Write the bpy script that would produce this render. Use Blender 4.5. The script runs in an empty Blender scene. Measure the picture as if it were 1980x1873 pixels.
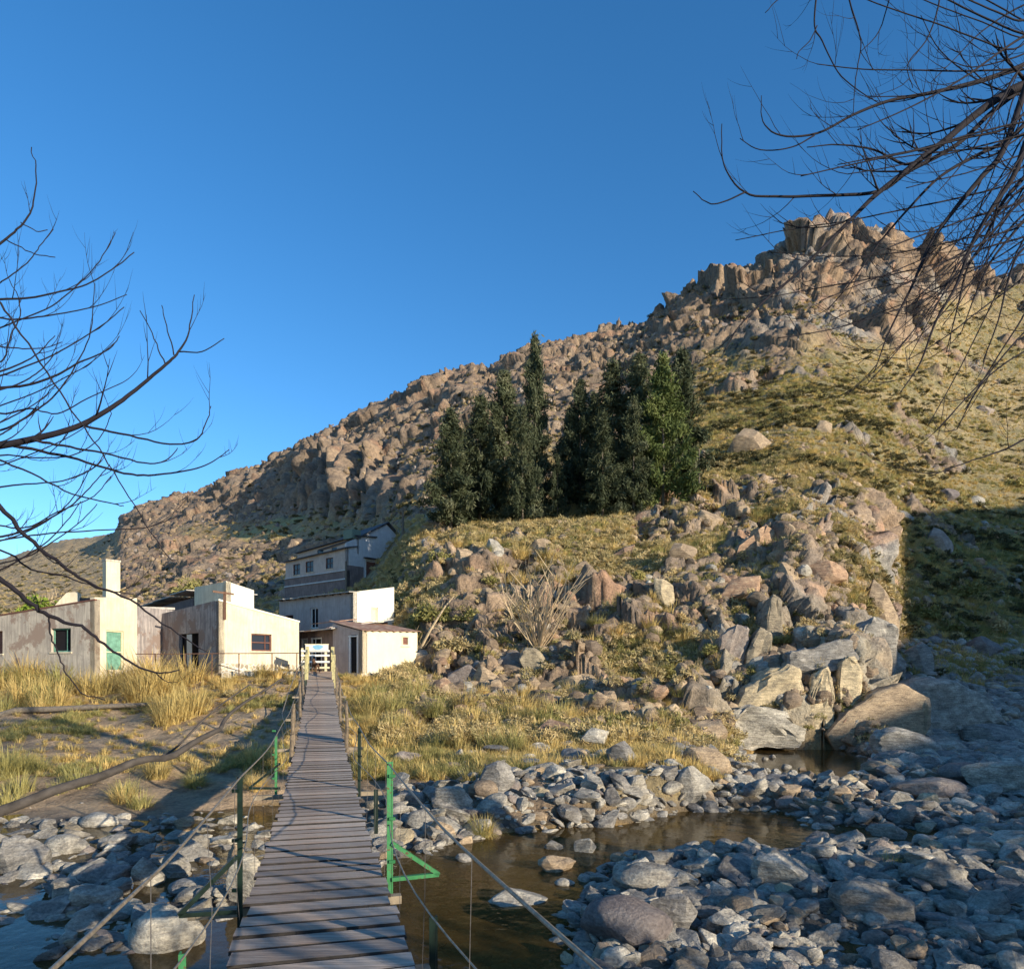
import bpy, math, random
import numpy as np
from mathutils import Vector, Matrix, Euler
R = math.radians
scene = bpy.context.scene
COL = scene.collection
# ------------------------------------------------------------------ camera, world, sun, exposure
FX = 1400.0; CX = 990.0; HY = 1300.0          # focal length / axis / eye level in photo pixels
cd = bpy.data.cameras.new('camera'); cam = bpy.data.objects.new('camera', cd); COL.objects.link(cam)
cd.sensor_fit = 'HORIZONTAL'; cd.sensor_width = 36; cd.lens = 36 * FX / 1980
cd.shift_y = (HY - 936.5) / 1980
cd.clip_start = 0.05; cd.clip_end = 5000
cam.location = (0, 0, 0); cam.rotation_euler = (R(90), 0, 0)
scene.camera = cam
SUN_EL = R(13.5); SH = (0.78, -0.63); _n = math.hypot(*SH); SH = (SH[0] / _n, SH[1] / _n)
S = Vector((SH[0] * math.cos(SUN_EL), SH[1] * math.cos(SUN_EL), math.sin(SUN_EL)))
w = bpy.data.worlds.new('World'); scene.world = w; w.use_nodes = True
nt = w.node_tree; nt.nodes.clear()
sky = nt.nodes.new('ShaderNodeTexSky'); sky.sky_type = 'NISHITA'; sky.sun_disc = False
sky.sun_elevation = SUN_EL; sky.sun_rotation = math.atan2(SH[0], SH[1]); sky.altitude = 1200
sky.air_density = 1.0; sky.dust_density = 0.8; sky.ozone_density = 3.0
hs = nt.nodes.new('ShaderNodeHueSaturation'); hs.inputs['Saturation'].default_value = 1.22
bg = nt.nodes.new('ShaderNodeBackground'); bg.inputs[1].default_value = 0.15
wo = nt.nodes.new('ShaderNodeOutputWorld')
nt.links.new(sky.outputs[0], hs.inputs['Color']); nt.links.new(hs.outputs[0], bg.inputs[0]); nt.links.new(bg.outputs[0], wo.inputs[0])
sl = bpy.data.lights.new('sun', 'SUN'); sl.energy = 4.6; sl.angle = R(0.5); sl.color = (1.0, 0.89, 0.70)
so = bpy.data.objects.new('sun', sl); COL.objects.link(so); so.location = S * 50
so.rotation_euler = S.to_track_quat('Z', 'Y').to_euler()
scene.view_settings.view_transform = 'Standard'; scene.view_settings.look = 'None'
scene.view_settings.exposure = 0.75; scene.view_settings.gamma = 1
try: scene.cycles.max_bounces = 6; scene.cycles.transparent_max_bounces = 12; scene.cycles.use_denoising = True
except Exception: pass

def W(px, py, Y): return Vector(((px - CX) / FX * Y, Y, (HY - py) / FX * Y))
rng = np.random.default_rng(7); random.seed(7)
# ------------------------------------------------------------------ noise in numpy
def _h(ix, iy, iz, s):
    n = (ix * 374761393 + iy * 668265263 + iz * 2147483647 + s * 1274126177) & 0xFFFFFFFF
    n = ((n ^ (n >> 13)) * 1274126177) & 0xFFFFFFFF
    n = ((n ^ (n >> 16)) * 2246822519) & 0xFFFFFFFF
    return ((n ^ (n >> 15)) & 0xFFFFFF) / 16777215.0
def vnoise(x, y, z=None, s=0):
    x = np.asarray(x, float); y = np.asarray(y, float)
    z = np.zeros_like(x) if z is None else np.asarray(z, float)
    ix = np.floor(x).astype(np.int64); iy = np.floor(y).astype(np.int64); iz = np.floor(z).astype(np.int64)
    fx = x - ix; fy = y - iy; fz = z - iz
    fx = fx * fx * (3 - 2 * fx); fy = fy * fy * (3 - 2 * fy); fz = fz * fz * (3 - 2 * fz)
    def c(a, b, d): return _h(ix + a, iy + b, iz + d, s)
    a = c(0,0,0) * (1-fx) + c(1,0,0) * fx; b = c(0,1,0) * (1-fx) + c(1,1,0) * fx
    e = c(0,0,1) * (1-fx) + c(1,0,1) * fx; f = c(0,1,1) * (1-fx) + c(1,1,1) * fx
    return (a * (1-fy) + b * fy) * (1-fz) + (e * (1-fy) + f * fy) * fz * 1.0
def fbm(x, y, z=None, o=4, s=0, ridged=False):
    t = 0; a = 1; n = 0
    for k in range(o):
        v = vnoise(x * 2**k + 17.3 * k, y * 2**k - 9.1 * k, None if z is None else z * 2**k + 4.7 * k, s + k)
        if ridged: v = 1 - abs(2 * v - 1)
        t = t + a * v; n += a; a *= 0.5
    return t / n
def cell(x, y, z, s=0):
    """F1, F2, cell id and a tilted plane value inside each cell (3D worley)"""
    ix = np.floor(x).astype(np.int64); iy = np.floor(y).astype(np.int64); iz = np.floor(z).astype(np.int64)
    f1 = np.full(x.shape, 9.0); f2 = np.full(x.shape, 9.0); cid = np.zeros(x.shape); pl_ = np.zeros(x.shape)
    for a in (-1, 0, 1):
        for b in (-1, 0, 1):
            for c in (-1, 0, 1):
                jx, jy, jz = ix + a, iy + b, iz + c
                h1 = _h(jx, jy, jz, s); dx, dy, dz_ = jx + h1 - x, jy + _h(jx, jy, jz, s+1) - y, jz + _h(jx, jy, jz, s+2) - z
                d = dx*dx + dy*dy + dz_*dz_; m = d < f1; h3 = _h(jx, jy, jz, s+3); h4 = _h(jx, jy, jz, s+4)
                f2 = np.where(m, f1, np.minimum(f2, d)); cid = np.where(m, h3, cid)
                pl_ = np.where(m, dx*(h3*2-1) + dz_*(h4*2-1) + dy*(h1*2-1)*.5, pl_); f1 = np.where(m, d, f1)
    return np.sqrt(f1), np.sqrt(f2), cid, pl_
def sst(a, b, x):
    t = np.clip((x - a) / (b - a), 0, 1); return t * t * (3 - 2 * t)
# ------------------------------------------------------------------ terrain height
CT = {
 -1500: [(16,1580),(20,1500),(30,1400),(40,1310),(60,1290),(100,1220),(300,1130),(500,1085),(800,1120)],
 0:   [(18,1560),(20,1512),(24,1450),(30,1380),(36,1332),(40,1300),(46,1292),(60,1270),(90,1230),(150,1170),(300,1125),(500,1080),(800,1110)],
 180: [(18,1560),(20,1508),(24,1450),(30,1380),(36,1330),(40,1296),(50,1282),(70,1250),(100,1205),(160,1150),(300,1085),(480,1040),(800,1100)],
 250: [(18,1558),(24,1450),(30,1378),(36,1325),(39,1295),(50,1280),(70,1240),(100,1200),(160,1140),(250,1070),(330,1000),(480,1050)],
 400: [(18,1556),(24,1448),(30,1370),(35,1312),(38,1294),(50,1284),(70,1225),(100,1170),(160,1100),(250,1005),(320,942),(480,1010)],
 540: [(18,1548),(24,1440),(30,1360),(34,1308),(38,1298),(48,1285),(58,1240),(70,1205),(84,1168),(100,1128),(150,1075),(230,960),(300,880),(430,960)],
 600: [(18,1546),(24,1440),(30,1360),(34,1312),(38,1300),(48,1284),(60,1230),(72,1192),(84,1158),(100,1118),(140,1055),(185,990),(200,900),(290,848),(420,930)],
 700: [(18,1545),(24,1440),(30,1368),(34,1322),(38,1306),(46,1288),(56,1225),(68,1172),(78,1132),(92,1114),(115,1060),(150,985),(166,890),(270,800),(400,880)],
 800: [(19,1520),(25,1440),(30,1378),(35,1325),(38,1298),(43,1252),(50,1165),(58,1085),(66,1040),(78,1015),(105,960),(165,860),(255,748),(380,820)],
 900: [(20,1500),(24,1440),(29,1385),(34,1345),(38,1292),(44,1208),(50,1125),(56,1060),(62,1028),(70,1010),(90,960),(150,830),(245,715),(370,780)],
 1035:[(22,1465),(25,1430),(30,1385),(34,1350),(38,1290),(44,1195),(50,1105),(56,1040),(62,1015),(72,995),(95,930),(150,790),(230,668),(350,740)],
 1200:[(23,1450),(26,1425),(30,1385),(34,1338),(38,1265),(44,1175),(50,1090),(56,1025),(62,1000),(75,960),(100,890),(150,760),(220,632),(330,700)],
 1330:[(26,1440),(29,1405),(33,1345),(37,1255),(43,1150),(50,1060),(56,1010),(64,980),(80,905),(110,805),(150,700),(212,568),(320,640)],
 1420:[(28,1450),(30,1425),(33,1360),(36,1285),(40,1200),(46,1110),(52,1040),(58,995),(68,950),(85,870),(115,770),(150,660),(205,532),(320,600)],
 1480:[(30,1440),(31,1425),(33,1330),(36,1265),(40,1180),(46,1095),(52,1030),(58,985),(70,925),(90,835),(118,745),(155,625),(202,505),(320,590)],
 1530:[(30.5,1440),(31.5,1425),(32.5,1300),(36,1272),(41,1235),(42,1095),(47,1035),(56,975),(70,905),(90,820),(120,720),(162,585),(200,455),(300,520)],
 1600:[(30.5,1440),(31.5,1420),(32.5,1290),(36,1265),(41,1235),(43,1120),(48,1050),(56,990),(70,915),(92,820),(122,720),(162,585),(200,448),(300,520)],
 1665:[(30.5,1440),(31.5,1420),(33,1290),(36,1260),(40,1210),(44,1130),(50,1060),(58,1000),(72,930),(96,830),(126,725),(165,590),(200,452),(300,520)],
 1740:[(32,1440),(36,1385),(42,1305),(48,1243),(56,1150),(64,1065),(74,990),(90,905),(110,815),(140,700),(175,560),(200,470),(215,490),(300,540)],
 1860:[(32,1440),(38,1360),(46,1290),(54,1243),(64,1140),(76,1050),(88,985),(108,900),(130,805),(160,690),(190,600),(212,530),(300,590)],
 1980:[(32,1440),(40,1355),(50,1288),(58,1243),(72,1130),(85,1040),(100,970),(125,865),(150,770),(180,670),(225,545),(320,600)],
 2600:[(32,1440),(40,1350),(52,1275),(64,1200),(80,1080),(100,960),(150,780),(230,540),(330,600)],
 4500:[(32,1440),(40,1350),(52,1275),(64,1200),(80,1080),(100,960),(150,780),(230,560),(330,620)],
}
SKYL = [(-1500,1085),(0,1080),(60,1062),(120,1043),(225,1030),(236,1002),(270,985),(340,963),(420,938),(520,893),(600,850),(700,803),(780,764),(850,735),(910,714),(950,722),(985,700),(1060,668),(1120,658),(1180,635),(1215,632),(1260,608),(1300,590),(1340,555),(1400,540),(1440,526),(1500,500),(1520,478),(1548,455),(1580,446),(1640,455),(1700,450),(1728,460),(1756,492),(1800,490),(1850,513),(1882,545),(1980,540),(2600,500),(4500,520)]
TY = np.exp(np.linspace(math.log(14), math.log(900), 420))
TP = np.arange(-1500, 4501, 10.0)
_cp = sorted(CT); _z = []
for p in _cp:
    a = np.array(CT[p], float); zz = (HY - a[:,1]) / FX * a[:,0]
    _z.append(np.interp(TY, a[:,0], zz))
_z = np.array(_z).T                                   # rows Y, cols control px
TZ = np.array([np.interp(TP, _cp, r) for r in _z])
def blur(A, sig, ax):
    k = np.exp(-0.5 * (np.arange(-int(3*sig)-1, int(3*sig)+2) / sig)**2); k /= k.sum(); h = len(k) // 2
    pad = [(0,0),(0,0)]; pad[ax] = (h, h); B = np.pad(A, pad, mode='edge')
    return sum(k[i] * (B[i:i+A.shape[0], :] if ax == 0 else B[:, i:i+A.shape[1]]) for i in range(len(k)))
TZ = blur(blur(TZ, 1.6, 1), 1.6, 0)
_sk = np.interp(TP, [a for a, b in SKYL], [b for a, b in SKYL])
ang = TZ / TY[:,None]; far = TY > 100
am = ang[far].max(0); iy = ang[far].argmax(0) + np.argmax(far); yr = TY[iy]
tgt = (HY - _sk) / FX - 2.0 / FX
f = tgt / am
wt = sst(0.45, 0.95, TY[:,None] / yr[None,:])
TZ = TZ * (1 + (f - 1)[None,:] * wt)
RIDGEY = yr
def ttab(px, Y):
    a = np.clip((px - TP[0]) / 10, 0, len(TP) - 1.001); b = np.clip(np.log(np.maximum(Y, 14) / 14) / math.log(900/14) * 419, 0, 418.999)
    i = a.astype(int); j = b.astype(int); u = a - i; v = b - j
    return (TZ[j,i]*(1-u)+TZ[j,i+1]*u)*(1-v) + (TZ[j+1,i]*(1-u)+TZ[j+1,i+1]*u)*v
ZW = -3.4
def wl(px, py):
    Y = -ZW * FX / (py - HY); return ((px - CX) / FX * Y, Y)
POOLS = [
 [(760,1648),(860,1632),(980,1606),(1180,1592),(1380,1556),(1480,1562),(1570,1580),(1600,1612),(1520,1650),(1400,1645),(1300,1652),(1215,1662),(1160,1700),(1120,1760),(1120,1860),(1090,1960),(1000,2300),(600,2500),(560,2000),(600,1760),(700,1660)],
 [(1410,1452),(1480,1444),(1620,1446),(1700,1475),(1680,1510),(1600,1530),(1500,1520),(1440,1486)],
 [(1600,1590),(1700,1600),(1850,1612),(1840,1628),(1700,1640),(1560,1625)],
 [(1530,1815),(1600,1800),(1680,1815),(1690,1850),(1640,1873),(1560,1873)],
 [(1335,1730),(1360,1725),(1365,1790),(1400,1830),(1480,1873),(1400,1900),(1330,1830)],
 [(390,1568),(470,1556),(560,1550),(640,1560),(720,1600),(700,1680),(520,1700),(440,1720),(420,1690),(430,1640),(400,1600)],
 [(-300,1700),(0,1700),(90,1690),(125,1735),(90,1790),(-60,1800),(-400,1790)], [(180,1790),(230,1745),(300,1735),(335,1745),(300,1790),(200,1830)], [(330,1850),(400,1800),(520,1800),(560,2100),(300,2500),(-200,2500),(-100,1900),(60,1850),(200,1880)],
 [(130,1600),(230,1585),(300,1590),(260,1620),(150,1625)], [(-100,1640),(60,1650),(120,1690),(-100,1690)],
]
PW = [np.array([wl(*p) for p in q]) for q in POOLS]
def sdf_poly(P, x, y):
    d = np.full(x.shape, 1e9); ins = np.zeros(x.shape, bool); n = len(P)
    for i in range(n):
        ax, ay = P[i]; bx, by = P[(i+1) % n]; ex, ey = bx-ax, by-ay
        t = np.clip(((x-ax)*ex + (y-ay)*ey) / (ex*ex+ey*ey), 0, 1)
        d = np.minimum(d, (x-ax-t*ex)**2 + (y-ay-t*ey)**2)
        c = ((ay > y) != (by > y)) & (x < (bx-ax) * (y-ay) / ((by-ay) if by != ay else 1e-9) + ax); ins ^= c
    return np.where(ins, 1, -1) * np.sqrt(d)
_gx = np.arange(-60, 60.1, 0.2); _gy = np.arange(-25, 45.1, 0.2)
_X, _Y = np.meshgrid(_gx, _gy); _wob = (fbm(_X*0.9, _Y*0.9, o=3, s=5) - 0.5) * 1.1 * sst(3, 14, _Y)
_P = np.full(_X.shape, -1e9)
for q in PW: _P = np.maximum(_P, sdf_poly(q, _X, _Y))
_P = _P + _wob
def pool(x, y):
    a = np.clip((x + 60) / 0.2, 0, len(_gx) - 1.001); b = np.clip((y + 25) / 0.2, 0, len(_gy) - 1.001)
    i = a.astype(int); j = b.astype(int); u = a - i; v = b - j
    return (_P[j,i]*(1-u)+_P[j,i+1]*u)*(1-v) + (_P[j+1,i]*(1-u)+_P[j+1,i+1]*u)*v
def Hbase(x, y):
    x = np.asarray(x, float); y = np.asarray(y, float)
    px = CX + FX * x / np.maximum(y, 14.0)
    zt = ttab(px, y)
    lf_ = sst(0.3, -0.9, x + 0.265*y)
    r = -3.30 - 0.21*lf_ + (fbm(x*0.75, y*0.75, o=4, s=9) - 0.5) * (0.5 + .25*lf_) + sst(8, 30, x) * 0.35
    r = r + sst(30, 60, x) * 6 + sst(-32, -60, x) * 4
    r = r + sst(-0.5, -4.5, y) * 1.55 + sst(-8, -40, y) * 5
    k = sst(14, 18.5, y)
    z = r * (1 - k) + zt * k
    z = z + sst(4, 10, y) * (1 - sst(36, 44, y)) * (fbm(x*0.7, y*0.7, o=3, s=3) - 0.5) * 0.35 * sst(16, 20, y)
    p = pool(x, y); near = 1 - sst(36, 44, y)
    zp = ZW - 0.06 - np.where(x < -0.265*y - 0.5, 0.10, 0.34) * sst(0, 1.6, p) + (fbm(x*1.5, y*1.5, o=3, s=19) - 0.5) * 0.10
    s = sst(-0.45, 0.25, p) * near * (z < -1.5)
    return z * (1 - s) + np.minimum(zp, z) * s
# ------------------------------------------------------------------ terrain mesh (one displaced sheet)
NC = 1150; cmax = 1.9
cs = np.linspace(-1, 1, NC); cs = np.sign(cs) * (0.62 * np.abs(cs) + 0.38 * np.abs(cs)**3) * cmax
YR = np.concatenate([np.linspace(-22, 3, 50, endpoint=False), np.linspace(3, 14, 110, endpoint=False),
                     np.exp(np.linspace(math.log(14), math.log(420), 860, endpoint=False)), np.exp(np.linspace(math.log(420), math.log(900), 40))])
NR = len(YR)
GC, GY = np.meshgrid(cs, YR); GX = GC * (GY + 25)
GZ = Hbase(GX, GY)
gpx = CX + FX * GX / np.maximum(GY, 3); gpy = HY - FX * GZ / np.maximum(GY, 3)
yridge = np.interp(gpx, TP, RIDGEY)
n1 = fbm(GX*0.045, GY*0.045, GZ*0.045, o=4, s=31); n2 = fbm(GX*0.16, GY*0.16, GZ*0.16, o=3, s=41)
skl = np.interp(gpx, TP, _sk)
below = gpy - skl                                        # photo px below the skyline
bw = np.interp(gpx, [200,600,900,1100,1300,1400,1500,1600,1720,1800,1880,1960], [260,240,240,230,190,190,230,210,190,130,40,10])
rock = 1 - sst(0.55, 1.15, below / bw + (n1 - 0.5) * 1.3)
rock = np.where(GY > 85, rock, 0) * sst(222, 242, gpx)
left = (1 - sst(760, 900, gpx)) * sst(215, 250, gpx) * sst(95, 130, GY)
rock = np.maximum(rock, left * (0.5 + 0.5 * sst(0.42, 0.6, n1)))
def blob(px, py, rx, ry): return np.exp(-((gpx - px) / rx)**2 - ((gpy - py) / ry)**2)
rock = np.maximum(rock, np.clip(1.6 * blob(670, 935, 95, 60) * (GY > 110), 0, 1))
talus = np.clip(1.5 * blob(610, 1020, 110, 28) * (GY > 100) + 1.2 * blob(430, 1030, 120, 22) * (GY > 100), 0, 1)
rock = rock * (1 - 0.85 * talus)
cliff = np.clip(2.6 * blob(1530, 1340, 150, 100) * (GY > 29) * (GY < 44), 0, 1)
outc = sst(0.50, 0.60, n2 + 0.22 * blob(1400, 1140, 300, 150) + 0.06 * blob(1150, 1130, 200, 90) + 0.16 * blob(1230, 1270, 300, 80) + 0.13 * blob(1180, 1360, 230, 50))  * sst(25, 29, GY) * (1 - sst(62, 74, GY)) * sst(780, 850, gpx) * (1 - sst(1700, 1760, gpx))
outc2 = sst(0.63, 0.70, fbm(GX*0.09, GY*0.09, GZ*0.09, o=4, s=77)) * sst(60, 75, GY) * sst(1340, 1400, gpx)
mr = np.clip(np.maximum.reduce([rock, cliff, outc, outc2 * 0.7]), 0, 1)
# crag displacement
amp = np.interp(GY, [28, 40, 60, 100, 200, 300, 500], [0.8, 1.15, 1.3, 2.0, 3.8, 4.8, 5.0])
lam = np.interp(GY, [28, 60, 200, 300, 500], [1.6, 2.6, 8.0, 10.0, 14.0])
dsp = np.zeros_like(GZ); m = mr > 0.02
X_, Y_, Z_ = GX[m], GY[m], GZ[m]; 
def lcell(l, s, zs=0.5, ys=1.0):
    f1, f2, cid, p_ = cell(X_/l + 0.3*vnoise(X_/l*1.7, Y_/l*1.7, Z_/l*1.7, 3), Y_/l*ys, Z_/l*zs, s)
    return (cid - 0.45) + p_ * 1.5, np.clip((f2 - f1) / 0.12, 0, 1)
big = sst(60, 160, Y_)
d1, g1 = lcell(15.0, 100, .45); d2, g2 = lcell(5.5, 120, .5); d3, g3 = lcell(2.3, 140); d4, g4 = lcell(1.1, 160)
rf = fbm(X_*0.2, Y_*0.2, Z_*0.08, o=5, s=61, ridged=True) - 0.6
dd = big * (d1 * 1.0 + d2 * 0.55 + d3 * 0.22 - 0.22*(1-g2)) + (1 - big) * (d2 * 0.9 + d3 * 0.75 + d4 * 0.30 - 0.25*(1-g3))
amp = amp * np.where(GY > 85, np.interp(gpx, [230, 700, 1100, 1350, 1450], [.42, .55, .55, .85, .95]), 1)
dsp[m] = (dd + (0.9*big + .3) * rf) * amp[m] * mr[m]
# vertical buttresses on the cliff band left of the trees
bt = np.clip(1.8 * blob(672, 930, 85, 55) * (GY > 110), 0, 1)
dsp += bt * (np.abs(np.sin(GX * 0.55 + 2 * vnoise(GX*0.2, GY*0.02))) ** 2 * 6.0 - 3.0)
soft = (fbm(GX*0.35, GY*0.35, o=4, s=55) - 0.5) * np.interp(GY, [30, 40, 80, 200, 500], [0.0, 0.35, 1.0, 2.2, 4])
terr = (fbm(GX*0.05, GZ*0.9 + 0.15*GX*0.1, GY*0.05, o=3, s=66, ridged=True) - 0.55) * np.interp(GY, [36, 60, 200], [0, 0.5, 1.4]) * sst(1250, 1450, gpx)
dsp += (soft + terr) * (1 - mr * 0.6)
# normals of the smooth sheet
dzx = np.gradient(GZ, axis=1) / np.gradient(GX, axis=1)
dXr = np.gradient(GX, axis=0); dYr = np.gradient(GY, axis=0); dzy = (np.gradient(GZ, axis=0) - dzx * dXr) / dYr
nl = np.sqrt(dzx**2 + dzy**2 + 1); nx, ny, nz = -dzx/nl, -dzy/nl, 1/nl
kk = np.clip(mr, 0, 1) * sst(26, 30, GY)
GXd = GX + nx * dsp * kk; GYd = GY + ny * dsp * kk; GZd = GZ + dsp * (1 - kk + nz * kk)
def Hs(x, y, Zg=None):
    """height of the finished sheet at world x, y"""
    Zg = GZd if Zg is None else Zg
    x = np.asarray(x, float); y = np.asarray(y, float)
    c = x / (y + 25)
    a = np.clip(np.interp(c, cs, np.arange(NC)), 0, NC - 1.001); b = np.clip(np.interp(y, YR, np.arange(NR)), 0, NR - 1.001)
    i = a.astype(int); j = b.astype(int); u = a - i; v = b - j
    return (Zg[j,i]*(1-u)+Zg[j,i+1]*u)*(1-v) + (Zg[j+1,i]*(1-u)+Zg[j+1,i+1]*u)*v
_hy = np.concatenate([np.linspace(3.5, 14, 220), np.exp(np.linspace(math.log(14), math.log(600), 1500))[1:]])
def hit(px, py, ymin=3.5):
    """first point of the sheet seen in direction px, py"""
    y = _hy[_hy >= ymin]; z = Hs((px - CX) / FX * y, y); zr = (HY - py) / FX * y
    k = np.nonzero(z >= zr)[0]; k = k[0] if len(k) else len(y) - 1
    return Vector(((px - CX) / FX * y[k], y[k], z[k]))
# albedo of the ground (what it is made of, no light in it)
def c3(*a): return np.array(a)
soil = c3(.30,.215,.14); straw = c3(.30,.235,.13); green = c3(.23,.225,.07); olive = c3(.19,.17,.085); rk = c3(.205,.148,.105); rk2 = c3(.285,.205,.14); gry = c3(.27,.265,.25); rust = c3(.38,.21,.13)
def mixc(A, B, t): return A * (1 - t[..., None]) + B * t[..., None]
na = fbm(GX*0.5, GY*0.5, GZ*0.5, o=4, s=201); nb = fbm(GX*0.12, GY*0.12, GZ*0.12, o=4, s=211)
nstr = fbm(GX*0.10, GZ*1.3, GY*0.10, o=4, s=231)
colr = np.broadcast_to(soil, GX.shape + (3,)).copy()
colr = mixc(colr, straw, sst(0.38, 0.6, na))
rs = sst(1330, 1420, gpx) * sst(46, 52, GY)
colr = mixc(colr, mixc(np.broadcast_to(straw, colr.shape), olive, sst(0.40, 0.62, nstr * 0.6 + nb * 0.4)), rs * 0.9)
colr = mixc(colr, green, np.clip(1.3 * blob(1640, 1030, 110, 90) + 0.7 * blob(1850, 1080, 200, 100), 0, 1) * sst(40, 50, GY) * sst(0.3, 0.6, nstr + 0.12))
kn = sst(850, 950, gpx) * (1 - sst(1420, 1500, gpx)) * sst(30, 36, GY) * (1 - sst(62, 80, GY))
colr = mixc(colr, c3(.36,.30,.15), kn * sst(0.3, 0.55, na) * 0.7)
lb_ = (1 - sst(760, 900, gpx)) * (GY < 46)
colr = mixc(colr, c3(.50,.36,.235), lb_ * 0.8)
colr = mixc(colr, c3(.34,.24,.13), talus)
colr = mixc(colr, c3(.35,.30,.14), talus * sst(0.5, 0.62, nb))
colr = mixc(colr, c3(.34,.26,.16), (1 - sst(220, 245, gpx)) * sst(100, 200, GY) * 0.9)
rc = mixc(np.broadcast_to(rk, colr.shape), rk2, sst(0.4, 0.65, na)); rc = mixc(rc, gry, (sst(1400, 1550, gpx) * 0.6 + 0.15) * sst(0.4, 0.7, nb))
rc = mixc(rc, rust, sst(0.6, 0.72, fbm(GX*0.3, GY*0.3, GZ*0.3, o=3, s=221)) * 0.5)
rc = rc * (1 + .45 * (1 - sst(62, 85, GY)))[..., None]
rc = mixc(rc, np.broadcast_to(c3(.42,.37,.28), rc.shape), cliff * .8)
colr = mixc(colr, rc, sst(0.15, 0.6, mr))
rb = (1 - sst(-3.25, -3.05, GZ)) * (GY < 60) * np.where(gpx < 640, 1 - sst(16, 18, GY), 1)
colr = mixc(colr, mixc(np.broadcast_to(c3(.11,.10,.09), colr.shape), c3(.19,.16,.125), sst(0.4, 0.65, na)), rb)
pl = pool(np.clip(GX, -59, 59), np.clip(GY, -24, 44)) * (GY < 44)
colr = mixc(colr, mixc(np.broadcast_to(c3(.42,.27,.10), colr.shape), c3(.20,.14,.07), sst(0.4, 0.6, na)), sst(-0.1, 0.2, pl) * (GZ < -3.2))
colr = colr * (0.82 + 0.36 * na[..., None])

def mesh_grid(name, X, Y, Z, col=None, mat=None):
    nr, nc = X.shape; me = bpy.data.meshes.new(name); nv = nr * nc
    co = np.stack([X, Y, Z], -1).reshape(-1).astype(np.float32)
    idx = np.arange(nv).reshape(nr, nc)
    q = np.stack([idx[:-1,:-1], idx[:-1,1:], idx[1:,1:], idx[1:,:-1]], -1).reshape(-1).astype(np.int32); nf = len(q) // 4
    me.vertices.add(nv); me.vertices.foreach_set('co', co)
    me.loops.add(len(q)); me.loops.foreach_set('vertex_index', q)
    me.polygons.add(nf); me.polygons.foreach_set('loop_start', np.arange(0, len(q), 4, dtype=np.int32))
    me.update(calc_edges=True); me.polygons.foreach_set('use_smooth', np.ones(nf, bool))
    if col is not None:
        a = me.color_attributes.new('tint', 'FLOAT_COLOR', 'POINT')
        a.data.foreach_set('color', np.concatenate([col, np.ones(col.shape[:2] + (1,))], -1).reshape(-1).astype(np.float32))
    if mat: me.materials.append(mat)
    o = bpy.data.objects.new(name, me); COL.objects.link(o); return o
# ------------------------------------------------------------------ node material helper
class NM:
    def __init__(s, name):
        s.m = bpy.data.materials.new(name); s.m.use_nodes = True; s.t = s.m.node_tree; s.t.nodes.clear()
        s.out = s.n('OutputMaterial'); s.b = s.n('BsdfPrincipled'); s.l(s.b.outputs[0], s.out.inputs[0])
        s.b.inputs['Roughness'].default_value = 0.9; s.b.inputs['Specular IOR Level'].default_value = 0.25
    def n(s, t): return s.t.nodes.new('ShaderNode' + t)
    def l(s, a, b): s.t.links.new(a, b)
    def tc(s, scale=(1,1,1), obj=True):
        c = s.n('TexCoord'); mp = s.n('Mapping'); mp.inputs['Scale'].default_value = scale
        s.l(c.outputs['Object' if obj else 'Generated'], mp.inputs[0]); return mp.outputs[0]
    def noise(s, sc, det=6, rough=0.6, vec=None):
        k = s.n('TexNoise'); k.inputs['Scale'].default_value = sc; k.inputs['Detail'].default_value = det; k.inputs['Roughness'].default_value = rough
        if vec is not None: s.l(vec, k.inputs['Vector'])
        return k.outputs[0]
    def ramp(s, fac, stops):
        r = s.n('ValToRGB'); e = r.color_ramp.elements
        while len(e) < len(stops): e.new(0.5)
        for i, (p, c) in enumerate(stops): e[i].position = p; e[i].color = (*c, 1) if len(c) == 3 else c
        s.l(fac, r.inputs[0]); return r.outputs[0]
    def mix(s, f, a, b, mode='MIX'):
        k = s.n('Mix'); k.data_type = 'RGBA'; k.blend_type = mode
        for v, i in ((f, 0), (a, 6), (b, 7)):
            if hasattr(v, 'is_output'): s.l(v, k.inputs[i])
            else: k.inputs[i].default_value = v if i == 0 else (*v, 1)
        return k.outputs[2]
    def math(s, op, a, b=0.0):
        k = s.n('Math'); k.operation = op
        for i, v in enumerate((a, b)):
            if hasattr(v, 'is_output'): s.l(v, k.inputs[i])
            else: k.inputs[i].default_value = v
        return k.outputs[0]
    def bump(s, h, st=0.5, d=0.02):
        k = s.n('Bump'); k.inputs['Strength'].default_value = st; k.inputs['Distance'].default_value = d
        s.l(h, k.inputs['Height']); s.l(k.outputs[0], s.b.inputs['Normal'])
    def col(s, c):
        if hasattr(c, 'is_output'): s.l(c, s.b.inputs['Base Color'])
        else: s.b.inputs['Base Color'].default_value = (*c, 1)
    def rnd(s): return s.n('ObjectInfo').outputs['Random']
def simple(name, c, rough=0.8, var=0.25, sc=8, bump=0.0, metal=0.0):
    k = NM(name); v = k.tc(); n = k.noise(sc, 5, 0.6, v)
    lo = tuple(x * (1 - var) for x in c); hi = tuple(min(1, x * (1 + var)) for x in c)
    k.col(k.ramp(n, [(0.3, lo), (0.7, hi)])); k.b.inputs['Roughness'].default_value = rough; k.b.inputs['Metallic'].default_value = metal
    if bump: k.bump(n, 0.6, bump)
    return k.m
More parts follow.
